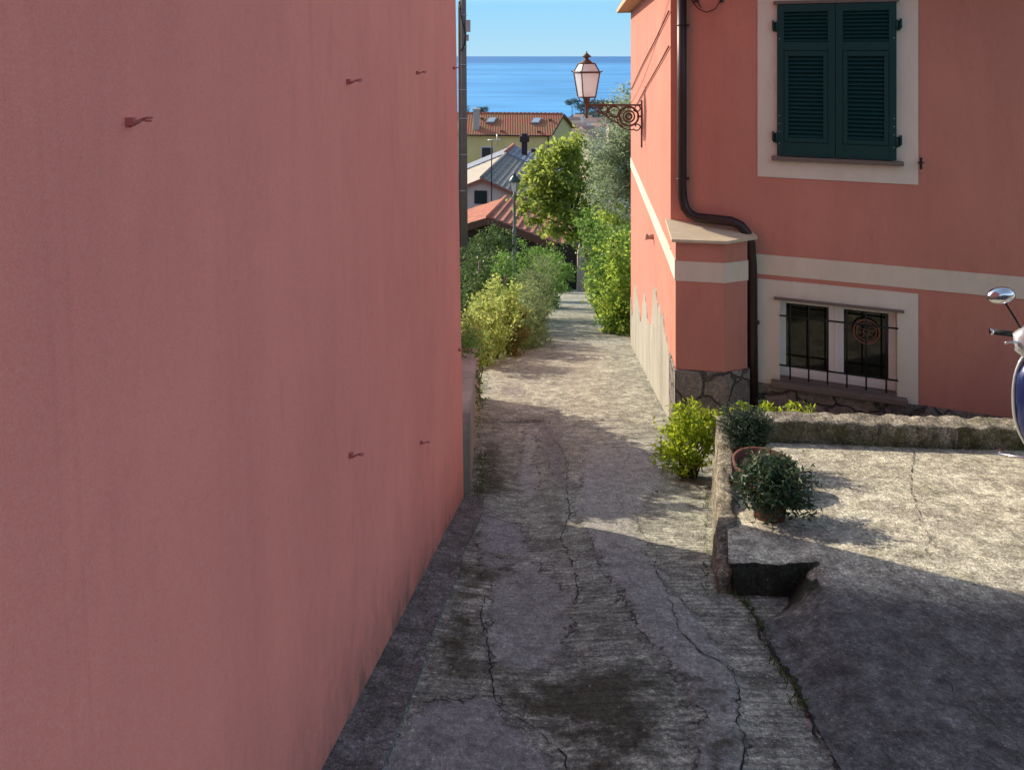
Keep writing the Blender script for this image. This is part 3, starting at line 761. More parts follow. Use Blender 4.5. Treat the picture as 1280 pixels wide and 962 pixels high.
# eave and roof
mb=MB()
ov=.32
def roofpt(a,b,z): # along et by a, along es by b
    p=Fp(0,0,0)+et*a+es*b; return Vector((p.x,p.y,z))
q=[roofpt(-ov,-ov,ZE+.003),roofpt(-ov,SL+ov,ZE+.003),roofpt(TL+ov,SL+ov,ZE+.003),roofpt(TL+ov,-ov,ZE+.003)]
mb.hexa(q,[p+Vector((0,0,.10)) for p in q],0); build('eave',mb,M['eave'],rh)
mb=MB(); q2=[p+Vector((0,0,.104)) for p in q]; k1=(q2[0]+q2[3])/2+es*3+Vector((0,0,1.6)); k2=(q2[1]+q2[2])/2-es*3+Vector((0,0,1.6))
mb.add(q2+[k1,k2],[(0,1,5,4),(1,2,5),(2,3,4,5),(3,0,4),(3,2,1,0)]); build('roof',mb,M['tiles'],rh)
# window surrounds
def surround(s0,s1,z0,z1,a0,a1,b0,b1,nn=.012):
    mb=MB()
    fbox(mb,s0,a0,z0,z1,.001,nn); fbox(mb,a1,s1,z0,z1,.001,nn)
    if b1<z1: fbox(mb,a0,a1,b1,z1,.001,nn)
    if z0<b0: fbox(mb,a0,a1,z0,b0,.001,nn)
    return mb
wu=thing('x',(0,0,0),None,None); bpy.data.objects.remove(wu)
build('window_surround',surround(1.018,2.705,-1.43,.86,u0+.02,u1-.02,v0,v1),M['surround'],rh)
build('window_surround',surround(1.018,2.705,-3.868,-2.64,w0+.001,w1-.001,x0,x1,.0125),M['surround'],rh)
# shutters
def shutter(sa,sb,side):
    mb=MB(); n0,n1=.02,.062; fw=.075
    z0,z1=-1.165,.60; mid=.06
    fbox(mb,sa,sa+fw,z0,z1,n0,n1); fbox(mb,sb-fw,sb,z0,z1,n0,n1)
    fbox(mb,sa+fw,sb-fw,z0,z0+.16,n0,n1-.001); fbox(mb,sa+fw,sb-fw,mid,mid+.10,n0,n1-.001); fbox(mb,sa+fw,sb-fw,z1-.09,z1,n0,n1-.001)
    # inner tilting panel frame
    a,b_=sa+fw+.004,sb-fw-.004; p0,p1=z0+.165,mid-.005
    fbox(mb,a,a+.045,p0,p1,n0+.006,n1+.006); fbox(mb,b_-.045,b_,p0,p1,n0+.006,n1+.006)
    fbox(mb,a+.045,b_-.045,p0,p0+.05,n0+.006,n1+.005); fbox(mb,a+.045,b_-.045,p1-.06,p1,n0+.006,n1+.005)
    root=build('shutter',mb,M['shutter'],rh,bevel=.003)
    mb=MB()
    def louvre(s0,s1,za,zb,pitch):
        k=int((zb-za)/pitch)
        for i in range(k):
            z=za+(i+.5)*(zb-za)/k; th=R(48); c=Fp((s0+s1)/2,.043,z)
            Mx=Matrix.Translation(c)@MF.to_3x3().to_4x4()@Matrix.Rotation(th,4,'X')
            mb.box((0,0,0),(s1-s0,pitch*1.08,.007),M=Mx)
    louvre(a+.045,b_-.045,p0+.052,p1-.062,.047)
    louvre(sa+fw,sb-fw,mid+.102,z1-.092,.042)
    fbox(mb,sa+fw*.9,sb-fw*.9,z0+.05,z1-.05,.012,.018)
    build('louvre',mb,M['shutter'],rh)
    # hinges
    for z in (.34,-.96):
        mb=MB(); s=sa if side<0 else sb
        fbox(mb,*((s-.045,s+.012) if side<0 else (s-.012,s+.045)),z-.055,z+.055,.014,.03)
        fbox(mb,*((s-.055,s-.035) if side<0 else (s+.035,s+.055)),z-.035,z+.075,.03,.06)
        mb.tube([Fp(s+side*.004,.066,z-.06),Fp(s+side*.004,.066,z+.06)],.012,8)
        build('hinge',mb,M['shutter'],rh)
    for z in (-.70,-.79,-.88,-1.02,.2):
        ss=sb-.025 if side>0 else sa+.025
        mb=MB(); c=Fp(ss,.060,z); mb.lathe(c,[(.006,0),(.005,.006)],8,M=(MF.to_3x3()@Matrix.Rotation(R(90),3,'X')))
        build('screw',mb,M['white_metal'],rh)
sm=(u0+u1)/2
shutter(u0,sm-.003,-1); shutter(sm+.003,u1,1)
mb=MB(); fbox(mb,u0-.06,u1+.07,-1.225,-1.175,.001,.09); build('sill',mb,M['sill'],rh,bevel=.006)
mb=MB(); fbox(mb,u0-.04,u1+.03,.604,.64,.001,.07); build('lintel',mb,M['sill'],rh,bevel=.004)
# shutter stop
s,z=Fz(1150,203); mb=MB(); mb.tube([Fp(s,0,z),Fp(s,.05,z)],.009,8); fbox(mb,s-.012,s+.012,z-.07,z+.06,.05,.062); mb.tube([Fp(s-.03,.056,z+.005),Fp(s+.03,.056,z+.005)],.008,6)
build('shutter_stop',mb,M['iron'],rh)
# barred window
fr=MB(); n0,n1=-.16,-.105
fbox(fr,w0,w1,x0,x0+.075,n0,n1); fbox(fr,w0,w1,x1-.05,x1,n0,n1)
fbox(fr,w0,w0+.075,x0+.075,x1-.05,n0,n1); fbox(fr,w1-.075,w1,x0+.075,x1-.05,n0,n1)
wm=(w0+w1)/2
fbox(fr,wm-.08,wm-.004,x0+.075,x1-.05,n0,n1+.004); fbox(fr,wm+.004,wm+.08,x0+.075,x1-.05,n0,n1+.004)
fbox(fr,wm-.02,wm+.02,x0+.075,x1-.05,n1+.005,n1+.015)
for a,b_ in ((w0+.075,wm-.08),(wm+.08,w1-.075)):
    fbox(fr,a,b_,x0+.075,x0+.12,n0,n1-.012); fbox(fr,a,b_,x1-.08,x1-.05,n0,n1-.012)
win=build('window_frame',fr,M['white_frame'],rh,bevel=.004)
for a,b_ in ((w0+.075,wm-.08),(wm+.08,w1-.075)):
    g=MB(); fbox(g,a,b_,x0+.12,x1-.08,-.145,-.138); pb=build('pane',g,M['pane'],None); 
    pb.parent=win; pb.location=-parent_world(win)
mb=MB(); e_=.006
fbox(mb,w0,w0+e_,x0+.005,x1-e_,-.16,.012); fbox(mb,w1-e_,w1,x0+.005,x1-e_,-.16,.012); fbox(mb,w0,w1,x1-e_,x1-.0005,-.16,.012)
build('window_reveal',mb,M['surround'],rh)
mb=MB(); fbox(mb,w0-.06,w1+.06,x1-.004,x1+.022,.013,.05); build('lintel',mb,M['sill'],rh,bevel=.003)
mb=MB(); fbox(mb,w0-.09,w1+.09,-3.868,-3.802,.0135,.10); fbox(mb,w0+.007,w1-.007,-3.86,-3.79,-.104,.0134); build('sill',mb,M['sill'],rh,bevel=.008)
mb=MB()
za,zb=-3.04,-3.62
for z in (za,zb): fbox(mb,w0-.0,w1,z-.009,z+.009,.03,.040)
for px in (987.5,1010.6,1034,1058,1082,1107):
    s,_=sY(px); mb.tube([Fp(s,.048,x0+.03),Fp(s,.048,x1-.03)],.0095,8)
build('window_grille',mb,M['iron'],rh)
s,_=sY(1083); cz=-3.16; mb=MB(); cp_=Fp(s+.01,-.09,cz)
mb.torus(cp_,.135,.010,nf,32,6); mb.torus(cp_,.105,.006,nf,28,6); mb.torus(cp_,.03,.006,nf,16,6)
for k in range(8):
    a=k*PI/4+.2; d=es*math.cos(a)+Vector((0,0,1))*math.sin(a); mb.tube([cp_+d*.03,cp_+d*.105],.004,5)
tag(build('window_ornament',mb,plain('wicker red brown',(.22,.10,.06),.8)),'round reddish wicker wheel ornament hanging behind the iron bars of the lower window','ornament')
# downspout
mb=MB()
def dp(px,py,n=.075):
    s,z=Fz(px,py); return Fp(s,n,z)
pth=[Fp(sY(853)[0],.075,.95),dp(853,120),dp(853,232),dp(854,246),dp(857,258,.08),dp(863,266,.085),dp(872,270,.09),dp(895,272,.11),dp(915,274,.12),dp(926,279,.12),dp(934,289,.11),dp(938,302,.10),dp(940,330,.09),dp(941,420,.08)]
s_,_=sY(942); pth.append(Fp(s_,.075,-4.3))
mb.tube(pth,.058,14); build('downspout',mb,M['copper'],rh)
for px,py in ((853,32),(853,222),(940,400)):
    s,z=Fz(px,py); mb=MB(); mb.torus(Fp(s,.075,z),.061,.007,(0,0,1),20,6); mb.box(Fp(s+.075,.045,z),(.02,.09,.02),math.atan2(es.y,es.x)); build('pipe_clamp',mb,M['copper'],rh)
# loose cable at the top of the facade and two cables across the side wall
mb=MB(); pts=[dp(862,-6,.012),dp(868,6,.03),dp(874,12,.05),dp(884,16,.05),dp(894,12,.04),dp(899,4,.03),dp(903,2,.012)]
mb.tube(pts,.006,6); mb.tube([dp(858,-8,.012),dp(872,2,.02),dp(876,10,.04)],.006,6); mb.box(dp(902,2,.02),(.04,.03,.03),0); mb.box(dp(871,2,.02),(.05,.03,.02),.3)
build('cable',mb,M['iron'],rh)
def sp(px,py,n=.02):
    t,z=Sz(px,py); return Sp(t,n,z)
for pts in ([(838,14),(822,48),(806,78),(790,112)],[(838,58),(826,80),(812,104),(797,131)]):
    mb=MB(); mb.tube([sp(*q) for q in pts],.010,6); build('cable',mb,M['rust'],rh)
# weathered iron stub sticking out of the side wall
mb=MB(); t_0,z_0=Sz(817,296); mb.tube([Sp(t_0,-.01,z_0),Sp(t_0,.10,z_0)],.04,10); mb.tube([Sp(t_0,.10,z_0),Sp(t_0,.13,z_0)],.05,10); build('pipe_stub',mb,plain('pipe stub',(.45,.30,.25),.8),rh)

# ================================================================== WALL LANTERN
t0,z0=Sz(803,131); wl=thing('wall_lantern',Sp(t0,0,z0),'rusty four sided wall lantern with milky glass on a scrolled bracket','wall lamp')
AZ=-.915
def Lp(a,z,b=0): p=Sp(t0,a,z); return p+et*b
mb=MB()
mb.hexa([Lp(.005,-1.70,-.03),Lp(.03,-1.70,-.03),Lp(.03,-1.70,.03),Lp(.005,-1.70,.03)],[Lp(.005,-.82,-.03),Lp(.03,-.82,-.03),Lp(.03,-.82,.03),Lp(.005,-.82,.03)])
mb.hexa([Lp(.03,AZ-.016,-.016),Lp(1.02,AZ-.016,-.016),Lp(1.02,AZ-.016,.016),Lp(.03,AZ-.016,.016)],[Lp(.03,AZ+.016,-.016),Lp(1.02,AZ+.016,-.016),Lp(1.02,AZ+.016,.016),Lp(.03,AZ+.016,.016)])
build('bracket',mb,M['rust'],wl)
mb=MB()
for a,z,r0,r1 in ((.25,-.21,.175,.02),(.25,-.21,.105,.016),(.25,-.21,.05,.022),(.52,-.13,.10,.013),(.70,-.09,.07,.012),(.84,-.06,.045,.011),(.45,-.27,.06,.011),(.62,-.17,.05,.010)):
    mb.torus(Lp(a,AZ+z),r0,r1,et,26,6)
def spiral(a,z,r0,r1,t0_,t1_,w=.012):
    pts=[]
    for i in range(25):
        f=i/24; r=r0+(r1-r0)*f; th=t0_+(t1_-t0_)*f; pts.append(Lp(a+r*math.cos(th),AZ+z+r*math.sin(th)))
    mb.tube(pts,w,6)
spiral(.25,-.21,.26,.17,R(-110),R(110)); spiral(.10,-.05,.03,.08,0,R(330)); spiral(.10,-.40,.03,.08,0,R(330))
spiral(.52,-.13,.15,.03,R(-60),R(500),.009); spiral(.72,-.08,.10,.02,R(-60),R(500),.008); spiral(.36,-.33,.10,.02,R(60),R(-400),.008)
mb.tube([Lp(.36,AZ-.40),Lp(.55,AZ-.29),Lp(.72,AZ-.18),Lp(.92,AZ-.06),Lp(1.0,AZ-.03)],.012,6)
mb.tube([Lp(.03,AZ-.21),Lp(.10,AZ-.21)],.018,6)
build('scroll',mb,M['rust'],wl)
# lantern: square tapering box turned a little
Lc=Lp(1.03,0); ang=R(18); sc_=.01496
def lz(py): return -(py-HY)*sc_
def sq(r,z):
    return [Vector((Lc.x+r*math.sqrt(2)*math.cos(ang+PI/4+k*PI/2), Lc.y+r*math.sqrt(2)*math.sin(ang+PI/4+k*PI/2), z)) for k in range(4)]
rb,rm_,rt_=.125,.185,.115
zb_,zm_,zt_=lz(121.5),lz(90.5),lz(79.5)
mb=MB(); mb.hexa(sq(rb-.006,zb_),sq(rm_-.006,zm_)); build('lantern_glass',mb,M['milk'],wl,bevel=0)
mb=MB(); mb.hexa(sq(rm_-.006,zm_+.004),sq(rt_-.006,zt_)); build('lantern_glass',mb,M['milk'],wl)
mb=MB()
B0,B1,B2=sq(rb,zb_),sq(rm_,zm_),sq(rt_,zt_)
for k in range(4):
    j=(k+1)%4
    for Q,r in ((B0,.014),(B1,.018),(B2,.014)): mb.tube([Q[k],Q[j]],r,6)
    mb.tube([B0[k],B1[k],B2[k]],.012,6)
    d=(B1[k]-Vector((Lc.x,Lc.y,zm_))).normalized(); mb.tube([B1[k],B1[k]+d*.05+Vector((0,0,.02))],.012,5)
    pipe=Vector((Lc.x,Lc.y,lz(129))); mb.tube([B0[k],B0[k].lerp(pipe,.3)-Vector((0,0,.05)),pipe+(B0[k]-pipe).xy.to_3d()*.15],.011,5)
build('lantern_frame',mb,M['rust'],wl)
mb=MB(); mb.lathe(Vector((Lc.x,Lc.y,0)),[(.11,zt_),(.10,zt_+.03),(.05,zt_+.07),(.035,zt_+.09),(.045,zt_+.11),(.085,lz(71.5)),(.09,lz(70.8)),(.04,lz(68)),(.012,lz(66.2)),(.006,lz(63.8))],16)
build('finial',mb,M['rust'],wl)
mb=MB(); mb.lathe(Vector((Lc.x,Lc.y,0)),[(.018,lz(148)),(.026,lz(147)),(.026,lz(138)),(.032,lz(137)),(.032,lz(128)),(.045,lz(127)),(.06,zb_)],12)
mb.lathe(Vector((Lc.x,Lc.y,0)),[(.016,lz(131)),(.016,lz(121))],8); build('lamp_post',mb,M['rust'],wl)

# ================================================================== KERB WALL, PLANTER WALL
def roughbox(name,top_l,top_r,zt,zb,mat,label,cat,amp=.012,seg=.035,bottom_out=0,seed=1):
    """low rough wall; top_l/top_r: poly lines of its two top edges (x,y); zt, zb functions of the station"""
    n=0; rs_=np.random.RandomState(seed)
    def resample(pl):
        pl=[Vector((p[0],p[1],0)) for p in pl]; Ls=[(b-a).length for a,b in zip(pl[:-1],pl[1:])]; return pl,Ls
    pl,Ls=resample(top_l); tot=sum(Ls); N=max(3,int(tot/seg))
    def at(p,f):
        p=[Vector((q[0],q[1],0)) for q in p]; L=[(b-a).length for a,b in zip(p[:-1],p[1:])]; d=f*sum(L)
        for a,b,l in zip(p[:-1],p[1:],L):
            if d<=l+1e-9: return a.lerp(b,d/l)
            d-=l
        return p[-1]
    K=14; V=[]; 
    for i in range(N+1):
        f=i/N; a=at(top_l,f); b=at(top_r,f); ztp=zt(f); zbt=zb(f); d=(b-a); w=d.normalized()
        ring=[]
        for k in range(5): ring.append((a-w*bottom_out*(1-k/4)).xy.to_3d()+Vector((0,0,zbt+(ztp-.012-zbt)*k/4)))
        for k in range(4): ring.append((a+w*.012).lerp(b-w*.012,k/3)+Vector((0,0,ztp)))
        for k in range(5): ring.append(b+Vector((0,0,ztp-.012+(zbt-ztp)*k/4)))
        for q in ring:
            nx=fbm(np.array(q.x*1.),np.array(q.y*1.+q.z*3),seed,5,22.); ny=fbm(np.array(q.x*1.+5),np.array(q.y+q.z*3),seed+1,5,22.)
            q=q+w*float(nx)*amp+Vector((0,0,1))*float(ny)*amp
            V.append(q)
    mb=MB(); fs=[(i*K+k,i*K+k+1,(i+1)*K+k+1,(i+1)*K+k) for i in range(N) for k in range(K-1)]
    fs+=[tuple(range(K))[::-1],tuple(N*K+k for k in range(K))]
    mb.add(V,fs,0,True)
    o=build(name,mb,mat); tag(o,label,cat); return o
A0=(1.90,6.12); B0_=(5.6,5.56)
roughbox('kerb_wall',[A0,B0_],[(1.92,6.30),(5.65,5.75)],lambda f:-3.095+.165*f,lambda f:-4.3+.2*f,M['mosswall'],'low mossy concrete kerb wall running right behind the parking terrace','wall',.017,seg=.02)
Ys=np.linspace(3.92,6.16,8)
tl=[(257.5/900*y,y) for y in Ys]; tr=[(257.5/900*y+.085+.05*(i/7),y) for i,y in enumerate(Ys)]
roughbox('planter_wall',tl,tr,lambda f:float(np.interp(f,[0,.04,.25,.6,1],[-2.99,-2.90,-2.89,-2.98,-3.07])),lambda f:float(roadz(3.92+2.24*f))-.12,M['planterwall'],'short crumbling rendered wall between the lane and the raised terrace, beside the pots','wall',.024,seg=.022,bottom_out=.06,seed=5)

# garden wall at the far end of the left building
gyv=np.linspace(6.0,10.4,10)
roughbox('garden_wall',[(-.64-.012*(y-6),y) for y in gyv],[(-.352-.026*(y-6),y) for y in gyv],lambda f:float(np.interp(f,[0,.5,1],[-2.98,-3.45,-4.02])),lambda f:float(roadz(6+4.4*f))-.2,M['gardenwall'],'low stained pale pink garden wall along the left of the lane, overgrown with ivy','wall',.008,seg=.1,seed=9)

# ================================================================== POTS AND PLANTS NEAR
rosem=leafmat('rosemary leaf',[(.018,.040,.022),(.03,.065,.035),(.06,.10,.06)],.15,.6)
def potted(name,x,y,zb,prof,potm,label,leafm,crown,nc,per,leaf,seed,clr=.06,asp=.25):
    z=zb; t=thing(name,(x,y,z),label,'plant pot')
    mb=MB(); mb.lathe((x,y,z),prof+[(prof[-1][0]*.93,prof[-1][1]-.035)],28); build('pot',mb,potm,t)
    mb=MB(); r=prof[-1][0]; mb.lathe((x,y,z),[(r*.92,prof[-1][1]-.033),(r*.88,prof[-1][1]-.024)],20); build('soil',mb,M['soil'],t)
    if crown:
        rs_=np.random.RandomState(seed); c,rad=crown; c=np.array([x+c[0],y+c[1],z+c[2]])
        d=rs_.normal(size=(nc,3)); d/=np.linalg.norm(d,axis=1)[:,None]; cl=c+d*(rs_.uniform(.15,1,nc)**(1/3.))[:,None]*np.array(rad)*rs_.uniform(.55,1.4,(nc,1))
        pts=[];rn=[];mb=MB(); root=Vector((x,y,z+prof[-1][1]-.03))
        for k in cl:
            kk=Vector(k); m=int(per*rs_.uniform(.5,1.5)); f=rs_.uniform(.25,1,m)[:,None]
            rp=np.array(root)+rs_.normal(size=3)*np.array([.03,.03,0]); mid=rp*.5+k*.5+np.array([0,0,.03])
            bez=(1-f)**2*rp+2*f*(1-f)*mid+f*f*k
            pts.append(bez+rs_.normal(size=(m,3))*clr*.28); rn.append(np.clip(rs_.normal(.5,.25,m),0,1))
            mb.tube([rp,mid,k],[.005,.004,.002],5)
        leafmesh('foliage',np.concatenate(pts),np.concatenate(rn),leaf,leafm,t,rs_,asp,-.3)
        build('stem',mb,M['stem'],t,recalc=False)
    return t
def tz_(x,y): return float(tzs(np.array([[x]]),np.array([[y]]))[0,0])
x,y=1.79,5.50
potted('potted_plant',x,y,tz_(x,y),[(.09,0),(.10,.01),(.125,.17),(.135,.17),(.14,.20),(.125,.20)],M['darkpot'],'dark grey green rosemary bush in a dark pot, hindmost of the pots',rosem,((0,0,.31),(.20,.18,.16)),220,60,.028,3)
x,y=1.755,5.02
potted('empty_pot',x,y,tz_(x,y),[(.14,0),(.15,.01),(.19,.15),(.205,.15),(.212,.19),(.19,.19)],M['terracotta'],'wide terracotta bowl with bare soil, between the two planted pots',rosem,((.12,-.02,.22),(.07,.05,.06)),14,25,.03,4)
x,y=1.63,4.56
potted('potted_plant',x,y,tz_(x,y),[(.085,0),(.095,.01),(.115,.19),(.13,.19),(.135,.23),(.12,.23)],M['terracotta'],'trailing grey green plant in a red terracotta pot, nearest to the camera',leafmat('succulent leaf',[(.02,.045,.022),(.035,.075,.035),(.075,.12,.06)],.15,.5),((0.02,0,.20),(.23,.22,.17)),190,42,.045,6,.08,.3)
yel=leafmat('bright shrub leaf',[(.06,.14,.015),(.17,.27,.02),(.36,.42,.03)],.5,.45)
x,y=1.60,6.55
plant('bright_shrub',(x,y,float(roadz(y))),[((x,y,-3.45),(.24,.24,.26)),((x-.10,y-.05,-3.62),(.16,.18,.14)),((x+.22,y+.05,-3.30),(.14,.12,.12))],yel,.055,95,30,'bright yellow green shrub at the outer corner of the planter wall','shrub',seed=5,barkm=M['stem'],clump_r=.07,aspect=.38,up=-.5,limb_r=.008,limbs=40,shell=.2,crown_name='foliage',trunk_name='stem')
for i,(px,hh) in enumerate(((925,.0),(958,-.01),(985,.02),(1008,-.02))):
    y=6.62; x=(px-CX)/F*y
    plant('low_shrub',(x,y,float(roadz(y))),[((x,y,-3.27+hh),(.10,.08,.10)),((x,y,-3.5),(.12,.08,.15))],yel,.055,18,16,['yellow green leafy tips behind the kerb wall, beside the planter wall corner','yellow green leafy tips behind the kerb wall, second from the corner','yellow green leafy tips behind the kerb wall, third from the corner','small yellow green leafy tips behind the kerb wall, furthest right'][i],'shrub','shrubs peeping over the kerb wall',20+i,M['stem'],clump_r=.05,aspect=.34,up=-.8,limb_r=.006,limbs=12,shell=.2,crown_name='foliage',trunk_name='stem')

# grass along joints and leaf litter: one object each
rs_=np.random.RandomState(12); pts=[]
def tuft(x,y,z,n,s=.03,h=.03):
    for _ in range(n): pts.append((x+rs_.normal()*s,y+rs_.normal()*s,z+rs_.uniform(.0,h)))
for yv in np.arange(2.8,4.0,.035):
    if rs_.rand()<.75: tuft(terr_left(yv)-.01+rs_.normal()*.015,yv,float(roadz(yv))+.01,rs_.randint(3,12),.012,.02)
for yv in np.arange(3.95,6.1,.05):
    x=.2735*yv-.02; tuft(x,yv,float(roadz(yv)),rs_.randint(0,6),.012,.02)
for yv in np.arange(5.95,7.4,.05): tuft(-.30-.02*(yv-6)+abs(rs_.normal())*.05,yv,float(roadz(yv)),rs_.randint(2,18),.025,.04)
for yv in np.arange(7.4,12,.12): tuft(-.38-.03*(yv-6)+abs(rs_.normal())*.05,yv,float(roadz(yv)),rs_.randint(0,14),.03,.05)
for yv in np.arange(8.5,16.5,.2): tuft(1.86+.1033*(yv-8.35)-.04,yv,float(roadz(yv)),rs_.randint(0,5),.03,.04)
for yv in np.arange(24,40,.08): tuft(np.interp(yv,ysr,xr_)+abs(rs_.normal())*.4-.05,yv,float(roadz(yv))+.05,40,.15,.12)
for yv in np.arange(17,30,.1): tuft(np.interp(yv,ysr,xr_)+rs_.normal()*.12,yv,float(roadz(yv))+.05,14,.1,.1)
pts=np.array(pts); g=leafmesh('grass',pts,rs_.rand(len(pts)),.035,M['grass'],None,rs_,.18,-1.5)
tag(g,'small weeds and grass growing in the joints and along the foot of the walls','grass',kind='stuff')
rs_=np.random.RandomState(5); pts=[]
for _ in range(700):
    if rs_.rand()<.5: y=rs_.uniform(2.2,6.0); x=lw(y)+abs(rs_.normal())*.35+.05
    else: y=rs_.uniform(2.2,8); x=rs_.uniform(-.2,1.1)
    pts.append((x,y,float(rs(x,y))+.012))
pts=np.array(pts); d0=leafmesh('leaf_litter',pts,rs_.rand(len(pts)),.012,M['litter'],None,rs_,.6,0,curl=.2)
tag(d0,'scattered small dry leaves and crumbs lying on the lane','leaf litter',kind='stuff')

# ================================================================== LANE-SIDE VEGETATION
ol=leafmat('olive leaf',[(.085,.12,.065),(.165,.22,.12),(.29,.35,.22)],.5,.55)
fig=leafmat('persimmon leaf',[(.05,.11,.03),(.11,.20,.045),(.20,.31,.06),(.32,.36,.075)],.56,.4)
ivy=leafmat('ivy leaf',[(.035,.08,.018),(.09,.18,.035),(.17,.29,.06)],.5,.4)
ivy2=leafmat('bright ivy leaf',[(.07,.15,.025),(.16,.28,.045),(.32,.40,.06)],.55,.45)
dk=leafmat('dark shrub leaf',[(.025,.05,.018),(.055,.10,.03),(.11,.18,.05)],.35,.4)
yl=leafmat('yellowing vine leaf',[(.06,.12,.025),(.13,.24,.04),(.30,.40,.06),(.44,.48,.15)],.45,.6)
gg=leafmat('grey green herb leaf',[(.06,.10,.045),(.14,.20,.08),(.27,.33,.14)],.4,.6)
rd=leafmat('russet leaf',[(.10,.10,.03),(.26,.13,.05),(.16,.20,.05)],.4,.6)
def cp3(px,py,Y): return tuple(P(px,py,Y))
# persimmon-like tree
Y=29; 
plant('fruit_tree',(3.9,Y,gz(3.9,Y)),[(cp3(698,215,Y),(1.15,1.1,1.15)),(cp3(716,190,Y),(.7,.7,.75)),(cp3(668,224,Y),(.65,.7,.85)),(cp3(708,255,Y),(1.3,1.0,.8)),(cp3(668,256,Y),(.7,.7,.8)),(cp3(722,285,Y),(.75,.7,.6)),(cp3(695,288,Y),(.6,.6,.4)),(cp3(738,232,Y),(.65,.7,1.2)),(cp3(745,262,Y),(.5,.6,.6))],
      fig,.19,205,48,'round yellow green fruit tree leaning over the far end of the lane','tree',seed=2,trunk=[(4.1,Y,gz(4.1,Y)-.2,.12),(3.6,Y,-9.3,.10),(3.0,Y,-8.0,.08),(2.4,Y,-6.6,.06)],clump_r=.30,limb_r=.05,limbs=30,aspect=.55)
Y=24.5
plant('olive_tree',(4.6,Y,gz(4.6,Y)),[(cp3(785,165,Y),(1.0,1.0,1.0)),(cp3(770,200,Y),(.95,.9,1.1)),(cp3(758,235,Y),(.8,.8,.8)),(cp3(800,135,Y),(.95,.9,.9)),(cp3(800,215,Y),(1.0,.9,1.2)),(cp3(775,262,Y),(.8,.8,.6)),(cp3(752,190,Y),(.55,.55,.6)),(cp3(830,190,Y),(1.1,1.0,1.8)),(cp3(786,200,Y),(.8,.8,1.6))],
      ol,.13,360,70,'tall silvery grey olive tree behind the corner of the pink house','tree',seed=3,barkm=M['olive_bark'],trunk=[(4.7,Y,gz(4.7,Y)-.2,.2),(4.5,Y,-6.6,.16),(4.3,Y,-5.3,.13),(4.1,Y,-4.2,.08)],clump_r=.30,limb_r=.05,limbs=34,aspect=.3)
# climbing hedge on the right of the lane
vines=[(19.0,3.35,(772,352),(.75,.8,1.1),ivy2,'bright green climbing hedge against the corner of the pink house, nearest the camera'),
       (21.5,3.75,(766,322),(.85,.9,1.0),ivy,'sunlit leafy bush below the olive tree, second up the right verge'),
       (24.0,4.0,(776,290),(.9,.8,.8),ivy2,'bright leafy mound directly under the olive tree crown'),
       (28.0,4.45,(760,325),(.6,.9,.9),ivy,'mid green bush on the right verge beside the pale wall'),
       (19.5,3.3,(775,398),(.45,.8,.6),ivy,'low dark ivy at the foot of the right hedge, touching the lane'),
       (25.5,4.2,(742,278),(.7,.8,.6),ivy,'leafy bush between the fruit tree and the olive tree')]
for i,(Y,X,(px,py),rad,mt,lab) in enumerate(vines):
    c=P(px,py,Y); g0=gz(c.x+.2,Y); h=max(.3,(c.z-g0))
    cr=[(tuple(c),rad)]
    if h>rad[2]+.3: cr.append(((c.x+.25,Y,(c.z-rad[2]*.5+g0)/2),(rad[0]*.8,rad[1],h*.5)))
    plant('climbing_bush',(c.x+.2,Y,g0),cr,mt,.095,int(110 if len(cr)>1 else 70),55,lab,'bush',None,40+i,M['stem'],clump_r=.2,aspect=.6,limb_r=.02,limbs=18,shell=.45,crown_name='foliage',trunk_name='stem')
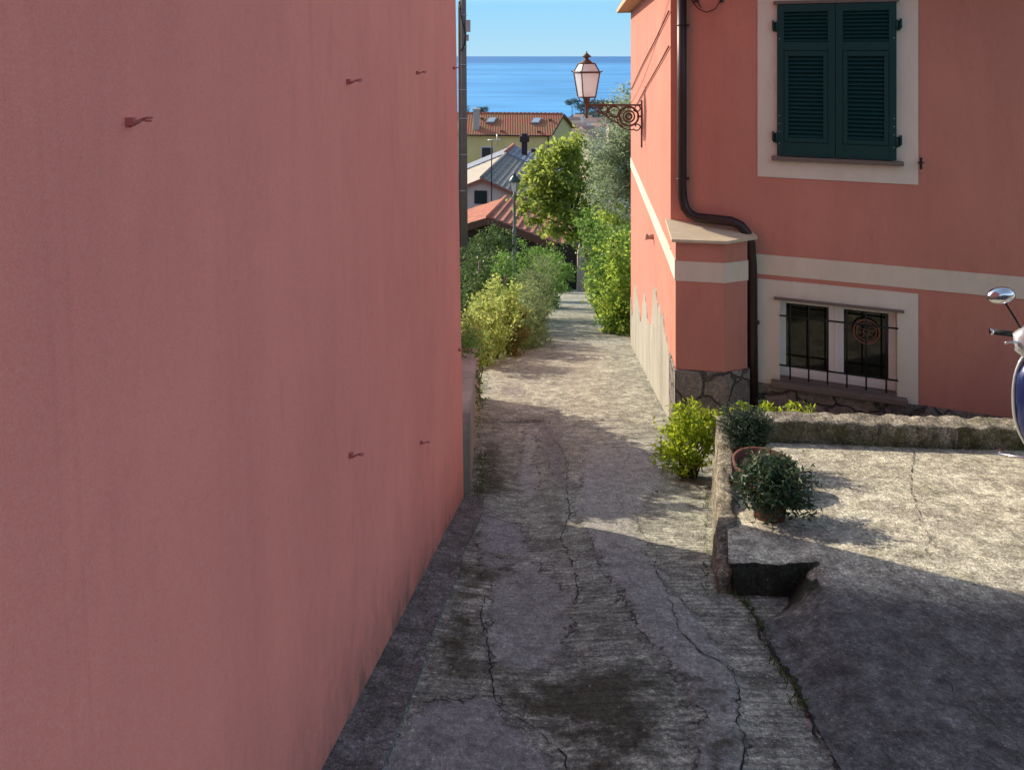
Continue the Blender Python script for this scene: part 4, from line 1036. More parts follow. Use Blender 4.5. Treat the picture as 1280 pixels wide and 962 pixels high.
# left verge
left=[(13.6,(606,398),(.36,.9,.42),yl,.075,120,50,'yellow leaved vine tumbling over the pale pink garden wall'),
      (15.5,(628,376),(.45,.9,.40),yl,.075,90,45,'pale yellow flowering vine mound behind the garden wall, left of the grey green herbs'),
      (15.3,(640,410),(.40,.7,.50),rd,.07,80,45,'russet and olive shrub between the yellow vine and the grey green herbs'),
      (16.5,(664,402),(.42,.9,.62),gg,.06,150,60,'grey green herb mound at the left edge of the lane, nearest the camera'),
      (19.5,(668,362),(.50,1.3,.55),gg,.065,150,60,'tall grey green feathery herbs behind the nearest herb mound'),
      (23.5,(676,345),(.55,1.4,.60),gg,.075,130,55,'grey green herbs growing below the street lamp'),
      (28.5,(686,338),(.62,1.4,.75),ivy,.09,120,55,'mid green bush at the left edge of the lane before the dark shed'),
      (33.0,(672,325),(1.3,1.0,.8),ivy,.10,130,55,'leafy bushes in front of the dark shed wall, furthest down the lane'),
      (24.0,(612,318),(.85,.8,.85),dk,.085,150,60,'dark green bush below the red shed roof, left of the street lamp'),
      (20.0,(592,345),(.55,.8,.8),dk,.08,110,60,'dark bush right beside the corner of the tall pink wall'),
      (17.5,(585,366),(.45,.8,.55),dk,.075,90,55,'shaded dark shrub behind the yellow vine'),
      (22.0,(628,342),(.5,.9,.6),ivy,.08,110,55,'green bush at the foot of the street lamp'),
      (10.2,(596,430),(.10,.5,.16),ivy,.055,26,30,'small green ivy clump at the far end of the garden wall'),
      (8.2,(586,478),(.10,.5,.22),dk,.045,30,26,'dark ivy hanging over the near end of the garden wall'),
      (36.0,(743,352),(.5,1.2,.35),ivy2,.09,60,40,'low bright growth on the right verge in front of the pale plaster wall'),
      (40.0,(705,338),(.8,.6,.7),ivy,.10,60,45,'leafy bush against the dark shed doorway at the lane end'),
      (9.4,(588,452),(.10,.5,.20),ivy,.05,30,30,'ivy strands on the middle of the garden wall'),
      (7.4,(584,520),(.08,.4,.15),ivy,.04,16,22,'sparse ivy twigs on the near end of the garden wall'),
      (17.5,(640,380),(.6,.9,.5),ivy,.07,90,50,'green bush bridging the yellow vine and the grey green herbs'),
      (14.4,(618,420),(.35,.7,.35),yl,.06,70,45,'yellow green undergrowth at the foot of the yellow vine'),
      (9.6,(586,414),(.20,.7,.15),yl,.055,90,40,'yellow leafed vine lying over the top of the pale pink garden wall'),
      (8.4,(583,440),(.14,.6,.16),ivy,.05,60,36,'green ivy over the top of the garden wall, nearer the tall pink house'),
      (16.2,(660,436),(.22,.2,.16),ivy2,.055,22,26,'small bright weed tuft on the lane edge in front of the herb mound')]
for i,(Y,(px,py),rad,mt,lf,nc,per,lab) in enumerate(left):
    c=P(px,py,Y); g0=gz(c.x,Y); cr=[(tuple(c),rad)]
    if c.z-rad[2]*.6-g0>.3: cr.append(((c.x-.1,Y,(c.z+g0)/2),(rad[0]*.95,rad[1],(c.z-g0)*.55)))
    plant('verge_bush',(c.x,Y,g0),cr,mt,lf,nc,per,lab,'bush',None,70+i,M['stem'],clump_r=.13 if lf<.08 else .18,aspect=.5 if mt is not gg else .3,limb_r=.012,limbs=16,shell=.4,crown_name='foliage',trunk_name='stem',up=-.1)
for i,(X,Y,r,h,mt) in enumerate(((-2.6,13.5,.9,.55,ivy),(-3.4,16.5,1.1,.7,dk),(-2.2,18.5,1.0,.6,gg),(-4.6,20.5,1.3,.8,ivy),(-2.6,23.5,1.2,.8,dk),(-5.4,26,1.5,.9,gg),(-3.2,29,1.4,.9,ivy),(-6.8,32,1.7,1.1,dk),(-4.0,36,1.6,1.0,ivy),(-8.5,38,1.8,1.2,gg),(-7.5,24,1.5,.9,dk),(-9.5,29,1.8,1.1,ivy))):
    g0=gz(X,Y); plant('garden_bush',(X,Y,g0),[((X,Y,g0+h*.6),(r,r,h))],mt,.11,90,45,'%s garden bush behind the tall pink house, %s'%({id(ivy):'mid green',id(dk):'dark green',id(gg):'grey green'}[id(mt)],['nearest the garden wall','second below the garden wall','beside the lane-side vines','left on the upper slope','above the shed roof','furthest left of the middle slope','just above the dark shed','lower slope on the left','left of the shed roof','lowest on the far left','far left of the upper slope','outermost on the left slope'][i]),'bush',None,300+i,M['stem'],clump_r=.3,aspect=.55,limb_r=.02,limbs=14,shell=.3,crown_name='foliage',trunk_name='stem')
# unseen hedge, added behind the left building to throw the long lane shadow
rs_=np.random.RandomState(99); hn=1500
hy_=rs_.uniform(6.3,11.0,hn); ht=np.interp(hy_,[6.3,7.0,7.5,8.5,9.1,9.5,10.95,11.05],[-2.5,-2.1,-1.74,-1.70,-1.84,-2.02,-3.2,-3.6])+rs_.normal(size=hn)*.13*(hy_<7.6); hb=roadz(hy_)+.2
hz_=hb+(ht-hb)*rs_.uniform(0,1,hn)**.7-.12; hxs=rs_.uniform(-2.3,-1.45,hn)
hedge_pts=np.stack([hxs,hy_,hz_],1)
plant('shade_hedge',(-1.8,8.3,gz(-1.8,8.3)),[((-1.8,8.5,-3.4),(.5,1,1))],dk,.10,620,42,'dense dark hedge added unseen behind the tall pink house to shade the lane','hedge',None,99,M['bark'],clump_r=.16,aspect=.55,limb_r=.03,limbs=30,shell=.05,crown_name='foliage',trunk_name='stem',clumps=hedge_pts)
# wooden stakes in the left verge
for i,(px,py,h,Y) in enumerate(((598,338,.5,18.5),(630,352,.35,18.8))):
    p=P(px,py,Y); mb=MB(); mb.tube([p-Vector((0,0,.9)),p+Vector((.03,0,h*.5))],[.035,.03],7)
    tag(build('garden_stake',mb,plain('grey stake',(.16,.14,.12),.9)),['grey wooden stake in the bushes beside the tall pink wall','grey wooden stake among the yellow vines, left of the street lamp'][i],'stake','stakes in the verge')

# ================================================================== POLE, STREET LAMP
Y=22.0; xp=(579.5-CX)/F*Y; up_=thing('utility_pole',(xp,Y,gz(xp,Y)),'slim grey utility pole rising beside the edge of the tall pink wall','pole')
kk=22/16.
mb=MB(); mb.tube([(xp+.01,Y,gz(xp,Y)-.2),(xp,Y,-3.0),(xp-.02,Y,2.6)],[.13,.115,.09],14); build('pole',mb,M['concrete_post'],up_)
mb=MB(); mb.tube([(xp-.14,Y-.05,gz(xp,Y)),(xp-.125,Y-.05,-3),(xp-.14,Y-.04,1.65)],.03,8); build('conduit',mb,M['concrete_post'],up_)
mb=MB(); mb.box((xp+.14,Y-.07,.91),(.14,.18,.36)); mb.box((xp+.10,Y-.07,.55),(.12,.13,.19)); build('junction_box',mb,plain('grey plastic box',(.30,.32,.34),.6),up_,bevel=.008)
for z in (1.24,.27,-.27,-1.03,-1.9,-3.0,-4.1):
    mb=MB(); mb.torus((xp-.01,Y,z),.118,.010,(0,0,1),18,5); build('strap',mb,M['white_metal'],up_)
mb=MB(); a=Vector((xp-.07,Y-.08,1.4)); b_=Vector((-.62,5.6,3.9)); mb.tube([a.lerp(b_,f)-Vector((0,0,.6*math.sin(PI*f))) for f in [i/16 for i in range(17)]],.012,6); build('cable',mb,M['iron'],up_)
mb=MB(); mb.tube([(xp-.14,Y-.06,1.65),(xp-.10,Y-.14,1.4),(xp-.03,Y-.17,1.03),(xp+.08,Y-.14,.7),(xp+.04,Y-.14,.35),(xp-.07,Y-.14,.14)],.02,6); build('cable',mb,M['iron'],up_)

Y=28.0; k=Y/900
def pz(py): return -(py-HY)*k
xl0=(643-CX)*k; g0=gz(xl0,Y)
sl_=thing('street_lamp',(xl0,Y,g0),'slim grey green street lamp post with white four sided lantern above the bushes','street lamp')
mb=MB(); mb.lathe((xl0,Y,0),[(.11,g0-.05),(.11,g0+.3),(.085,g0+.35),(.075,pz(292)),(.085,pz(291)),(.085,pz(288)),(.055,pz(286)),(.048,pz(247)),(.07,pz(246)),(.07,pz(244.5)),(.045,pz(243)),(.04,pz(239))],14); build('post',mb,M['greypost'],sl_)
mb=MB(); mb.lathe((xl0,Y,0),[(.125,pz(239)),(.20,pz(227))],4,smooth=False,phase=R(30)); build('lantern_glass',mb,plain('white lamp glass',(.80,.84,.88),.3,0,.03,5),sl_)
mb=MB(); mb.lathe((xl0,Y,0),[(.235,pz(227)),(.235,pz(226.2)),(.15,pz(222)),(.08,pz(220)),(.06,pz(218.5)),(.07,pz(217.5)),(.03,pz(216)),(.01,pz(214))],16)
for i in range(4):
    a=R(30)+i*PI/2; mb.tube([(xl0+.13*math.cos(a),Y+.13*math.sin(a),pz(239)),(xl0+.205*math.cos(a),Y+.205*math.sin(a),pz(227))],.012,5)
build('lamp_cap',mb,M['darkcap'],sl_)

# ================================================================== SHED, PINK COTTAGE, YELLOW HOUSE
def courses(mb, rA, rB, eA, eB, n, step, th=.05, m=0, overlap=.02):
    """stepped courses from the ridge line rA-rB down to the eave line eA-eB; each lies on the one below"""
    rA,rB,eA,eB=[Vector(p) for p in (rA,rB,eA,eB)]
    for i in range(n):
        f0=i/n; f1=(i+1)/n
        a=rA.lerp(eA,f0); b=rB.lerp(eB,f0); c=rB.lerp(eB,f1); d=rA.lerp(eA,f1); up=Vector((0,0,1))
        s1=(d-a)*overlap; s2=(c-b)*overlap
        bt=[a,b,c+s2,d+s1]; tp=[a+up*.006,b+up*.006,c+s2+up*step,d+s1+up*step]
        mb.hexa([p-up*th for p in bt],tp,m)
# shed (nearest red roof)
Yr0,Yr1=45.0,51.3
ra=P(610,272,Yr0); rb_=P(632,247,Yr1); rb_.z=ra.z
dr=(rb_-ra).normalized(); dd=Vector((dr.y,-dr.x,0))
slope=.34
def rs_pt(base,dist,sl=slope): return base+dd*dist-Vector((0,0,abs(dist)*sl))
sh=thing('shed',(2,48,-14.8),'dark timber shed with a stepped red tile roof at the end of the lane','shed')
M['redtile']=tilemat('red clay sheet',[(.40,.12,.065),(.46,.16,.085),(.35,.10,.06)])
M['redtile_dark']=tilemat('weathered red clay',[(.40,.14,.08),(.46,.18,.11),(.34,.12,.07)])
mb=MB(); courses(mb,ra,rb_,rs_pt(ra,4.7),rs_pt(rb_,4.7),10,.17,.04); 
build('roof',mb,M['redtile_dark'],sh)
mb=MB(); courses(mb,ra,rb_,rs_pt(ra,-4.5),rs_pt(rb_,-4.5),4,.05,.04); build('roof',mb,M['redtile'],sh)
mb=MB(); mb.tube([ra+Vector((0,-.05,.05)),rb_+Vector((0,0,.05))],.14,8); build('roof_ridge',mb,M['redtile'],sh)
M['fascia']=plain('brown fascia',(.12,.055,.035),.8,0,.2,4); M['planks']=plain('dark planks',(.055,.035,.025),.9,0,.4,3)
mb=MB()
for s0,s1 in ((0,4.7),(0,-4.5)):
    a=rs_pt(ra,s0); b_=rs_pt(ra,s1); up=Vector((0,0,1)); q=-dr*.06
    mb.hexa([a+q-up*.42,b_+q-up*.42,b_-dr*.002-up*.42,a-dr*.002-up*.42],[a+q+up*.03,b_+q+up*.03,b_-dr*.002+up*.03,a-dr*.002+up*.03])
build('fascia',mb,M['fascia'],sh)
mb=MB(); up=Vector((0,0,1)); zbt=-17.2
fa=rs_pt(ra,-4.2)+dr*.5; fb=rs_pt(ra,4.4)+dr*.5; fc=rs_pt(rb_,4.4)-dr*.3; fd=rs_pt(rb_,-4.2)-dr*.3; top=ra+dr*.5-up*.08; topb=rb_-dr*.3-up*.08
def dz(p,z): return Vector((p.x,p.y,z))
mb.add([dz(fa,zbt),dz(fb,zbt),fb-up*.1,top,fa-up*.1, dz(fd,zbt),dz(fc,zbt),fc-up*.1,topb,fd-up*.1],[(0,1,2,3,4),(5,9,8,7,6),(1,6,7,2),(0,4,9,5)])
build('wall',mb,M['planks'],sh)
# planks / doorway and cladding on the front
mb=MB()
for i in range(22):
    f=.08+i*.355; p=rs_pt(ra,f)+dr*.47; mb.hexa([dz(p,-15.6)-dr*.03,dz(p+dd*.33,-15.6)-dr*.03,dz(p+dd*.33,-15.6),dz(p,-15.6)],[p-up*1.0-dr*.03,p+dd*.33-up*1.0-dr*.03,p+dd*.33-up*1.0,p-up*1.0]) if f<4.2 else None
build('plank',mb,plain('brown boards',(.05,.038,.03),.85,0,.5,2),sh)
mb=MB(); mb.hexa([P(697,374,43.9),P(737,374,43.9),P(737,374,44.2),P(697,374,44.2)],[P(697,303,43.9),P(737,311,43.9),P(737,311,44.2),P(697,303,44.2)])
build('door',mb,plain('black green boards',(.022,.022,.018),.9,0,.5,3),sh)
# pale wall with a curved top right of the shed
mb=MB(); prof=[(721,372),(722,340),(722,318),(724,308),(728,303),(736,300),(760,298),(790,296),(790,372)]
mb.prism([P(a,b,42.5) for a,b in prof],(0,.35,0)); tag(build('plaster_wall',mb,plaster('pale plaster wall',(.42,.34,.28),.4)),'pale beige curved wall piece right of the dark shed doorway','wall')
# cottage
Yg=57.0; ga=P(602,223,Yg); gb=P(642,184,77); gb.z=ga.z
dg=(gb-ga).normalized(); dq=Vector((dg.y,-dg.x,0)); GS=.42
def gp(base,d,sl=GS): return base+dq*d-Vector((0,0,abs(d)*sl))
ct=thing('cottage',(0,62,-18.5),'pale pink cottage gable with a grey slate roof and dark window','house')
M['greytile']=tilemat('grey slate',[(.19,.18,.165),(.25,.24,.21),(.15,.15,.15)]); M['beigetile']=tilemat('sunlit beige slate',[(.42,.38,.30),(.48,.42,.32),(.36,.33,.27)])
M['bluetile']=tilemat('blue grey slate',[(.22,.26,.32),(.28,.32,.38),(.18,.22,.27)])
m1=ga.lerp(gb,.70)
mb=MB(); courses(mb,ga,m1,gp(ga,5.4),gp(m1,5.4),13,.09,.05); build('roof',mb,M['greytile'],ct)
mb=MB(); up1=Vector((0,0,.14)); courses(mb,m1+up1,gb+up1,gp(m1,6)+up1,gp(gb,6)+up1,14,.09,.2); build('roof',mb,M['bluetile'],ct)
mb=MB(); courses(mb,ga,m1,gp(ga,-5),gp(m1,-5),10,.02,.05); build('roof',mb,M['beigetile'],ct)
mb=MB(); courses(mb,m1+up1,gb+up1,gp(m1,-6)+up1,gp(gb,-6)+up1,8,.02,.2); build('roof',mb,M['bluetile'],ct)
mb=MB(); mb.tube([ga+Vector((0,0,.05)),m1+Vector((0,0,.05))],.17,8); mb.tube([m1+Vector((0,0,.2)),gb+Vector((0,0,.2))],.2,8,m=1); build('roof_ridge',mb,[M['greytile'],M['redtile']],ct)
mb=MB()
for s1 in (5.4,-5.0):
    a=ga; b_=gp(ga,s1); q=-dg*.08; mb.hexa([a+q-up*.22,b_+q-up*.22,b_-dg*.003-up*.22,a-dg*.003-up*.22],[a+q+up*.0,b_+q+up*.0,b_-dg*.003+up*.0,a-dg*.003+up*.0])
build('fascia',mb,plain('red brown verge',(.30,.10,.06),.8),ct)
mb=MB(); fa=gp(ga,-4.6)+dg*.35; fb=gp(ga,5)+dg*.35; top=ga+dg*.35-up*.08; fc=gp(gb,5)-dg*.3; fd=gp(gb,-4.6)-dg*.3; topb=gb-dg*.3-up*.08
mb.add([dz(fa,-22),dz(fb,-22),fb-up*.1,top,fa-up*.1, dz(fd,-24),dz(fc,-24),fc-up*.1,topb,fd-up*.1],[(0,1,2,3,4),(5,9,8,7,6),(1,6,7,2),(0,4,9,5)])
M['pinkpale']=plaster('pale pink plaster',(.66,.50,.48),.25,True,.5)
build('wall',mb,M['pinkpale'],ct)
def wallwin(parent,px0,px1,py0,py1,Yw,dirv,nrm,frame,glass,name='window',fw=.12):
    a=P(px0,py0,Yw); w=(px1-px0)/F*Yw; h=(py1-py0)/F*Yw; z1=a.z; z0=a.z-h; b_=a+dirv*(w/abs(dirv.x))
    def q(p,z,n): r=p+nrm*n; return Vector((r.x,r.y,z))
    mb=MB(); d=dirv.normalized()
    A_,B_=a-d*fw,b_+d*fw
    mb.hexa([q(A_,z0-fw,.02),q(B_,z0-fw,.02),q(B_,z0-fw,-.05),q(A_,z0-fw,-.05)],[q(A_,z1+fw,.02),q(B_,z1+fw,.02),q(B_,z1+fw,-.05),q(A_,z1+fw,-.05)])
    w_=build(name,mb,frame,parent)
    mb=MB(); mb.hexa([q(a,z0,.06),q(b_,z0,.06),q(b_,z0,.021),q(a,z0,.021)],[q(a,z1,.06),q(b_,z1,.06),q(b_,z1,.021),q(a,z1,.021)])
    g=build('pane',mb,glass,w_)
    return w_
M['dkgreen']=plain('dark green blind',(.006,.02,.025),.5)
Yw=fa.y; wdir=dq; fwp=fa+dq*((P(593,237,1).x*0))
# gable plane: find depth at column
def plane_Y(px,p0,n):
    k=(px-CX)/F; return (p0.x*n.x+p0.y*n.y)/(k*n.x+n.y)
wallwin(ct,593,609,238,254.5,plane_Y(593,fa,dg),dq,-dg,M['pinkpale'],M['dkgreen'],fw=.04)
# antenna on the cottage
an=P(614.5,250,56.0); mb=MB(); Ya=56.0
at_=thing('antenna',(an.x,Ya,an.z),'thin television aerial mast standing in front of the yellow house','antenna')
mb.tube([(an.x,Ya,-11.6),(an.x,Ya,pz(70) if False else -(176-HY)/F*Ya)],.045,6); build('mast',mb,M['iron'],at_)
mb=MB(); za_=-(175-HY)/F*Ya
mb.tube([(an.x-.3,Ya,za_),(an.x+.75,Ya,za_-.02)],.035,6)
for i in range(5): mb.tube([(an.x-.2+i*.2,Ya-.4,za_),(an.x-.2+i*.2,Ya+.4,za_)],.02,5)
mb.tube([(an.x+.42,Ya,za_-.45),(an.x+.42,Ya,za_+.45)],.03,5); build('aerial',mb,M['white_metal'],at_)
# dark chimney behind the cottage ridge
Yc=74.; xc=(655.5-CX)/F*Yc
ch=MB(); ch.box((xc+0,Yc,-(185-HY)/F*Yc),(.60,.6,3.0)); build('chimney',ch,plain('dark purple chimney',(.05,.028,.035),.9),ct,bevel=.03)
ch=MB(); ch.box((xc,Yc,-(173.5-HY)/F*Yc),(.98,.9,.62)); build('chimney_cap',ch,plain('dark chimney cap',(.05,.028,.035),.9),ct,bevel=.05)
# yellow house
Yh=82.0; c0=P(687,167,Yh); ax=Vector((1,-.10,0)).normalized(); ay=Vector((.43,1,0)); ay=(ay-ax*ay.dot(ax)); 
ay=Vector((.40,1,0)).normalized()
ez=c0.z; W_=14.5; D_=8.5; rise=1.9
yh=thing('yellow_house',(c0.x-W_/2,Yh+4,-21.5),'pale yellow house with red tiled roof, two skylights and dark shutters near the sea','house')
M['yellow']=plaster('pale yellow plaster',(.56,.50,.24),.2,True,.5)
M['grid_tile']=None
def gridtile():
    t=NT('orange pantiles'); 
    v=t.n('ShaderNodeTexVoronoi'); v.inputs['Scale'].default_value=1.1; t.l(t.co(),v.inputs['Vector'])
    c=t.ramp(v.outputs['Color'],[(.2,(.50,.17,.09)),(.5,(.42,.20,.10)),(.8,(.55,.15,.10))])
    n=t.noise(.6,5,.7); c=t.mix(t.math('MULTIPLY',t.ramp(n,[(.45,0.),(.65,1.)]),.5),c,(.30,.28,.13))
    w=t.n('ShaderNodeTexWave',bands_direction='X'); w.inputs['Scale'].default_value=1.1; t.l(t.co(),w.inputs['Vector'])
    w2=t.n('ShaderNodeTexWave',bands_direction='Z'); w2.inputs['Scale'].default_value=2.6; t.l(t.co(),w2.inputs['Vector'])
    c=t.mix(t.math('MULTIPLY',w.outputs['Fac'],.25),c,(.2,.08,.05)); 
    return t.fin(c,.85,0,t.bump(w.outputs['Fac'],.7,.1))
M['grid_tile']=gridtile()
def yp(a,b,z): p=Vector((c0.x,c0.y,0))+ax*a+ay*b; return Vector((p.x,p.y,z))
mb=MB()
mb.add([yp(-W_,0,-26),yp(0,0,-26),yp(0,0,ez),yp(-W_,0,ez),yp(-W_,D_,-26),yp(0,D_,-26),yp(0,D_,ez),yp(-W_,D_,ez),yp(0,D_/2,ez+rise-.05),yp(-W_,D_/2,ez+rise-.05)],
       [(0,1,2,3),(1,5,6,8,2),(5,4,7,6),(4,0,3,9,7)])
build('wall',mb,M['yellow'],yh)
mb=MB(); o_=.45; zr=ez+rise; so_=rise/(D_/2)
courses(mb,yp(-W_-.3,D_/2,zr),yp(.35,D_/2,zr),yp(-W_-.3,-o_,ez-so_*o_),yp(.35,-o_,ez-so_*o_),26,.045,.06)
courses(mb,yp(.35,D_/2,zr),yp(-W_-.3,D_/2,zr),yp(.35,D_+o_,ez-so_*o_),yp(-W_-.3,D_+o_,ez-so_*o_),20,.045,.06)
build('roof',mb,M['grid_tile'],yh)
mb=MB()
for i in range(30):
    a=-W_+i*.49; mb.tube([yp(a,D_/2,zr+.04),yp(a+.47,D_/2,zr+.07)],[.10,.13],6)
build('roof_ridge',mb,M['redtile'],yh)
mb=MB(); mb.tube([yp(-W_-.3,-o_-.06,ez-so_*o_-.03),yp(.3,-o_-.06,ez-so_*o_-.03)],.075,6); mb.tube([yp(-.12,-o_,ez-.2),yp(-.12,-.1,ez-.6),yp(-.12,-.1,-25)],.06,6); build('gutter',mb,M['iron'],yh)
mb=MB()
for a,b2 in ((yp(.36,-o_,ez-so_*o_),yp(.36,D_/2,zr)),(yp(.36,D_/2,zr),yp(.36,D_+o_,ez-so_*o_))):
    mb.hexa([a-up*.2,a+ax*.06-up*.2,b2+ax*.06-up*.2,b2-up*.2],[a+up*.02,a+ax*.06+up*.02,b2+ax*.06+up*.02,b2+up*.02])
build('fascia',mb,M['fascia'],yh)
def roof_at(px,f,h=0):
    """point on the front roof slope at column px, fraction f from eave to ridge"""
    e0,e1=yp(-W_,-o_,ez-so_*o_),yp(0,-o_,ez-so_*o_); r0,r1=yp(-W_,D_/2,zr),yp(0,D_/2,zr); L0_,L1_=e0.lerp(r0,f),e1.lerp(r1,f)
    k=(px-CX)/F; d=L1_-L0_; s=(L0_.y*k-L0_.x)/(d.x-d.y*k); q=L0_+d*s; return q+up*h
for px in (614.5,670.5):
    c=roof_at(px,.62); e_=(yp(0,1,so_)-yp(0,0,0)).normalized(); nn=ax.cross(e_).normalized()
    if nn.z<0: nn=-nn
    Mx=Matrix(((ax.x,e_.x,nn.x,c.x),(ax.y,e_.y,nn.y,c.y),(ax.z,e_.z,nn.z,c.z),(0,0,0,1)))
    mb=MB(); mb.box((0,0,.14),(1.05,1.25,.16),M=Mx); sk=build('skylight',mb,plain('skylight frame',(.22,.20,.22),.5),yh)
    mb=MB(); mb.box((0,0,.235),(.8,1.0,.02),M=Mx); build('pane',mb,plain('skylight glass',(.42,.50,.58),.15,0,.02,3),sk)
for px,f in ((602,.72),(627,.15),(673,.15),(687,.68)):
    c=roof_at(px,f,.12); mb=MB(); mb.box(c,(.34,.5,.14)); build('roof_vent',mb,M['fascia'],yh)
c=roof_at(595.5,.30); mb=MB(); mb.box((c.x,c.y,c.z+1.0),(.72,.7,2.3)); build('chimney',mb,plain('grey chimney',(.36,.36,.34),.9),yh,bevel=.03)
mb=MB(); mb.box((c.x,c.y,c.z+2.2),(.9,.86,.22)); build('chimney_cap',mb,plain('grey cap',(.40,.42,.42),.9),yh,bevel=.02)
nrm=Vector((ax.y,-ax.x,0))
M['lilac']=plaster('lilac window frame',(.55,.52,.55),.1,False)
wallwin(yh,602.5,616,184.5,201,plane_Y(602.5,Vector((c0.x,c0.y,0)),nrm),ax,nrm,M['lilac'],M['dkgreen'],'shuttered_window',.14)
wallwin(yh,634,643.5,184,200,plane_Y(634,Vector((c0.x,c0.y,0)),nrm),ax,nrm,M['lilac'],M['dkgreen'],'shuttered_window',.14)
wallwin(yh,664,674,186,202,plane_Y(664,Vector((c0.x,c0.y,0)),nrm),ax,nrm,M['lilac'],M['dkgreen'],'shuttered_window',.14)

# ================================================================== HEADLAND, FAR TOWN, PINES
hx=np.linspace(-60,520,90); hy=np.linspace(620,1350,60); HX,HYY=np.meshgrid(hx,hy)
def headl(x,y):
    top=np.interp(x/y*900+640,[560,690,700,720,760,800,1000,1200],[-145,-135,-104,-88,-82,-76,-66,-105])
    f=np.exp(-((y-1000)/190)**2)
    z=-112+(top+112)*f+ 2.2*fbm(x,y,4,4,.03)
    return z
def headmat():
    t=NT('hazed headland scrub'); n=t.noise(.06,7,.7)
    return t.fin(t.mix(t.ramp(n,[(.4,0.),(.6,1.)]),(.06,.10,.10),(.14,.17,.14)),.95,0,t.bump(n,.8,3))  # distance haze is mixed into the scrub colour
tag(grid('headland',HX,HYY,headl,headmat()),kind='structure')
# near-shore town slope
tw=np.linspace(-40,420,60); ty=np.linspace(150,640,60); TX,TY=np.meshgrid(tw,ty)
def townz(x,y): return np.interp(y,[150,300,480,640],[-40,-62,-84,-103])+np.where(x<15,-(15-x)*.8,0)+1.2*fbm(x,y,6,4,.05)
tag(grid('town_hill',TX,TY,townz,headmat()),kind='structure')
rs_=np.random.RandomState(8)
fc_=[plaster('far cream',(.62,.50,.38),.2,False),plaster('far rose',(.60,.36,.28),.2,False),plaster('far white',(.7,.66,.6),.2,False),plaster('far ochre',(.55,.42,.22),.2,False)]
fr_=tilemat('far roof brown',[(.36,.20,.15),(.42,.27,.22),(.28,.22,.21)])
spots=[(716,150,330,0),(724,146,380,2),(734,147,400,1),(745,150,360,3),(722,158,260,1),(735,162,240,0),(748,158,270,2),(715,166,220,3),(728,170,210,1),(742,170,205,0),(756,150,400,1),(738,152,320,2),(765,158,330,0),(775,148,400,3)]
desc=['cream','rose','white','ochre']
where=['just right of the yellow house gable','topmost beneath the headland trees','behind the stem of the wall lantern','right of the lantern stem beneath the bracket','left of the lantern stem','below the lantern stem','beneath the bracket scrolls','low beside the yellow house gable','lowest left of the olive tree','lowest beside the olive tree','behind the top of the olive tree','in the middle of the far cluster','hidden behind the olive crown','furthest right behind the olive crown']
for i,(px,py,Y,ci) in enumerate(spots):
    Y*=1.75; p=P(px,py,Y); w=rs_.uniform(7,11); d=7.; h=rs_.uniform(5,8); rz=rs_.uniform(-.5,.5)
    fh=thing('far_house',(p.x,Y,p.z-h),'tiny %s far house with brown roof, %s'%(desc[ci],where[i]),'house','far houses of the seaside town')
    T=Matrix.Translation(Vector((p.x,Y,p.z-h)))@Matrix.Rotation(rz,4,'Z')
    mb=MB(); mb.box((0,0,h/2-22),(w,d,h+44),M=T); build('wall',mb,fc_[ci],fh)
    mb=MB(); q=[T@Vector(v) for v in ((-w/2-.4,-d/2-.5,h+.03),(w/2+.4,-d/2-.5,h+.03),(w/2+.4,d/2+.5,h+.03),(-w/2-.4,d/2+.5,h+.03),(-w/2-.4,0,h+2.2),(w/2+.4,0,h+2.2))]
    mb.add(q,[(0,1,5,4),(2,3,4,5),(1,2,5),(3,0,4),(3,2,1,0)]); build('roof',mb,fr_,fh)
pine=leafmat('far pine',[(.05,.085,.095),(.07,.115,.12),(.10,.15,.14)],.15,.8)  # leaf colours paled and blued to paint in distance haze
for i,(px,py,Y,w,h,lab) in enumerate(((715,127.5,900,9,4,'small umbrella pine standing clear above the left end of the headland'),(748,131,940,18,5,'broad umbrella pine on the headland above the lantern bracket'),(604,137,140,1.3,.5,'dark flat pine crown just right of the grey chimney on the yellow house roof'),(583,137,150,.7,.9,'dark pine crown hard against the utility pole'),(733,134,920,14,5,'rounded pine on the headland beside the lantern stem'),(765,131,930,16,6,'rounded pine on the headland near the olive tree'))):
    c=P(px,py,Y); g0=(float(headl(np.array(c.x),np.array(float(Y)))) if Y>500 else gz(c.x,Y))
    plant('pine_tree',(c.x,Y,g0),[(tuple(c),(w,w,h))],pine,w*.10,60,45,lab,'tree','far pines',200+i,M['bark'],trunk=[(c.x,Y,g0,w*.06),(c.x,Y,(c.z+g0)/2,w*.05),(c.x,Y,c.z-h*.3,w*.04)],clump_r=w*.28,flat=.6,limb_r=w*.02,limbs=8)
rs_=np.random.RandomState(33); n=26000
xx=rs_.uniform(60,260,n); yy=rs_.uniform(840,1060,n); zz=headl(xx,yy)+rs_.uniform(0,1,n)*6*(1+fbm(xx,yy,12,3,.12)*.6)
o=leafmesh('headland_wood',np.stack([xx,yy,zz],1),np.clip(rs_.normal(.5,.25,n),0,1),2.4,pine,None,rs_,.7,0)
tag(o,'dark green wood covering the distant headland, haze blue in its colour','wood',kind='stuff')
n=9000; xx=rs_.uniform(15,130,n); yy=rs_.uniform(170,420,n); k_=fbm(xx,yy,14,3,.1)>.05; xx=xx[k_]; yy=yy[k_]; zz=townz(xx,yy)+rs_.uniform(0,4,len(xx))
o=leafmesh('town_greenery',np.stack([xx,yy,zz],1),np.clip(rs_.normal(.5,.25,len(xx)),0,1),1.3,pine,None,rs_,.7,0)
tag(o,'green growth between the far houses of the seaside town','greenery',kind='stuff')

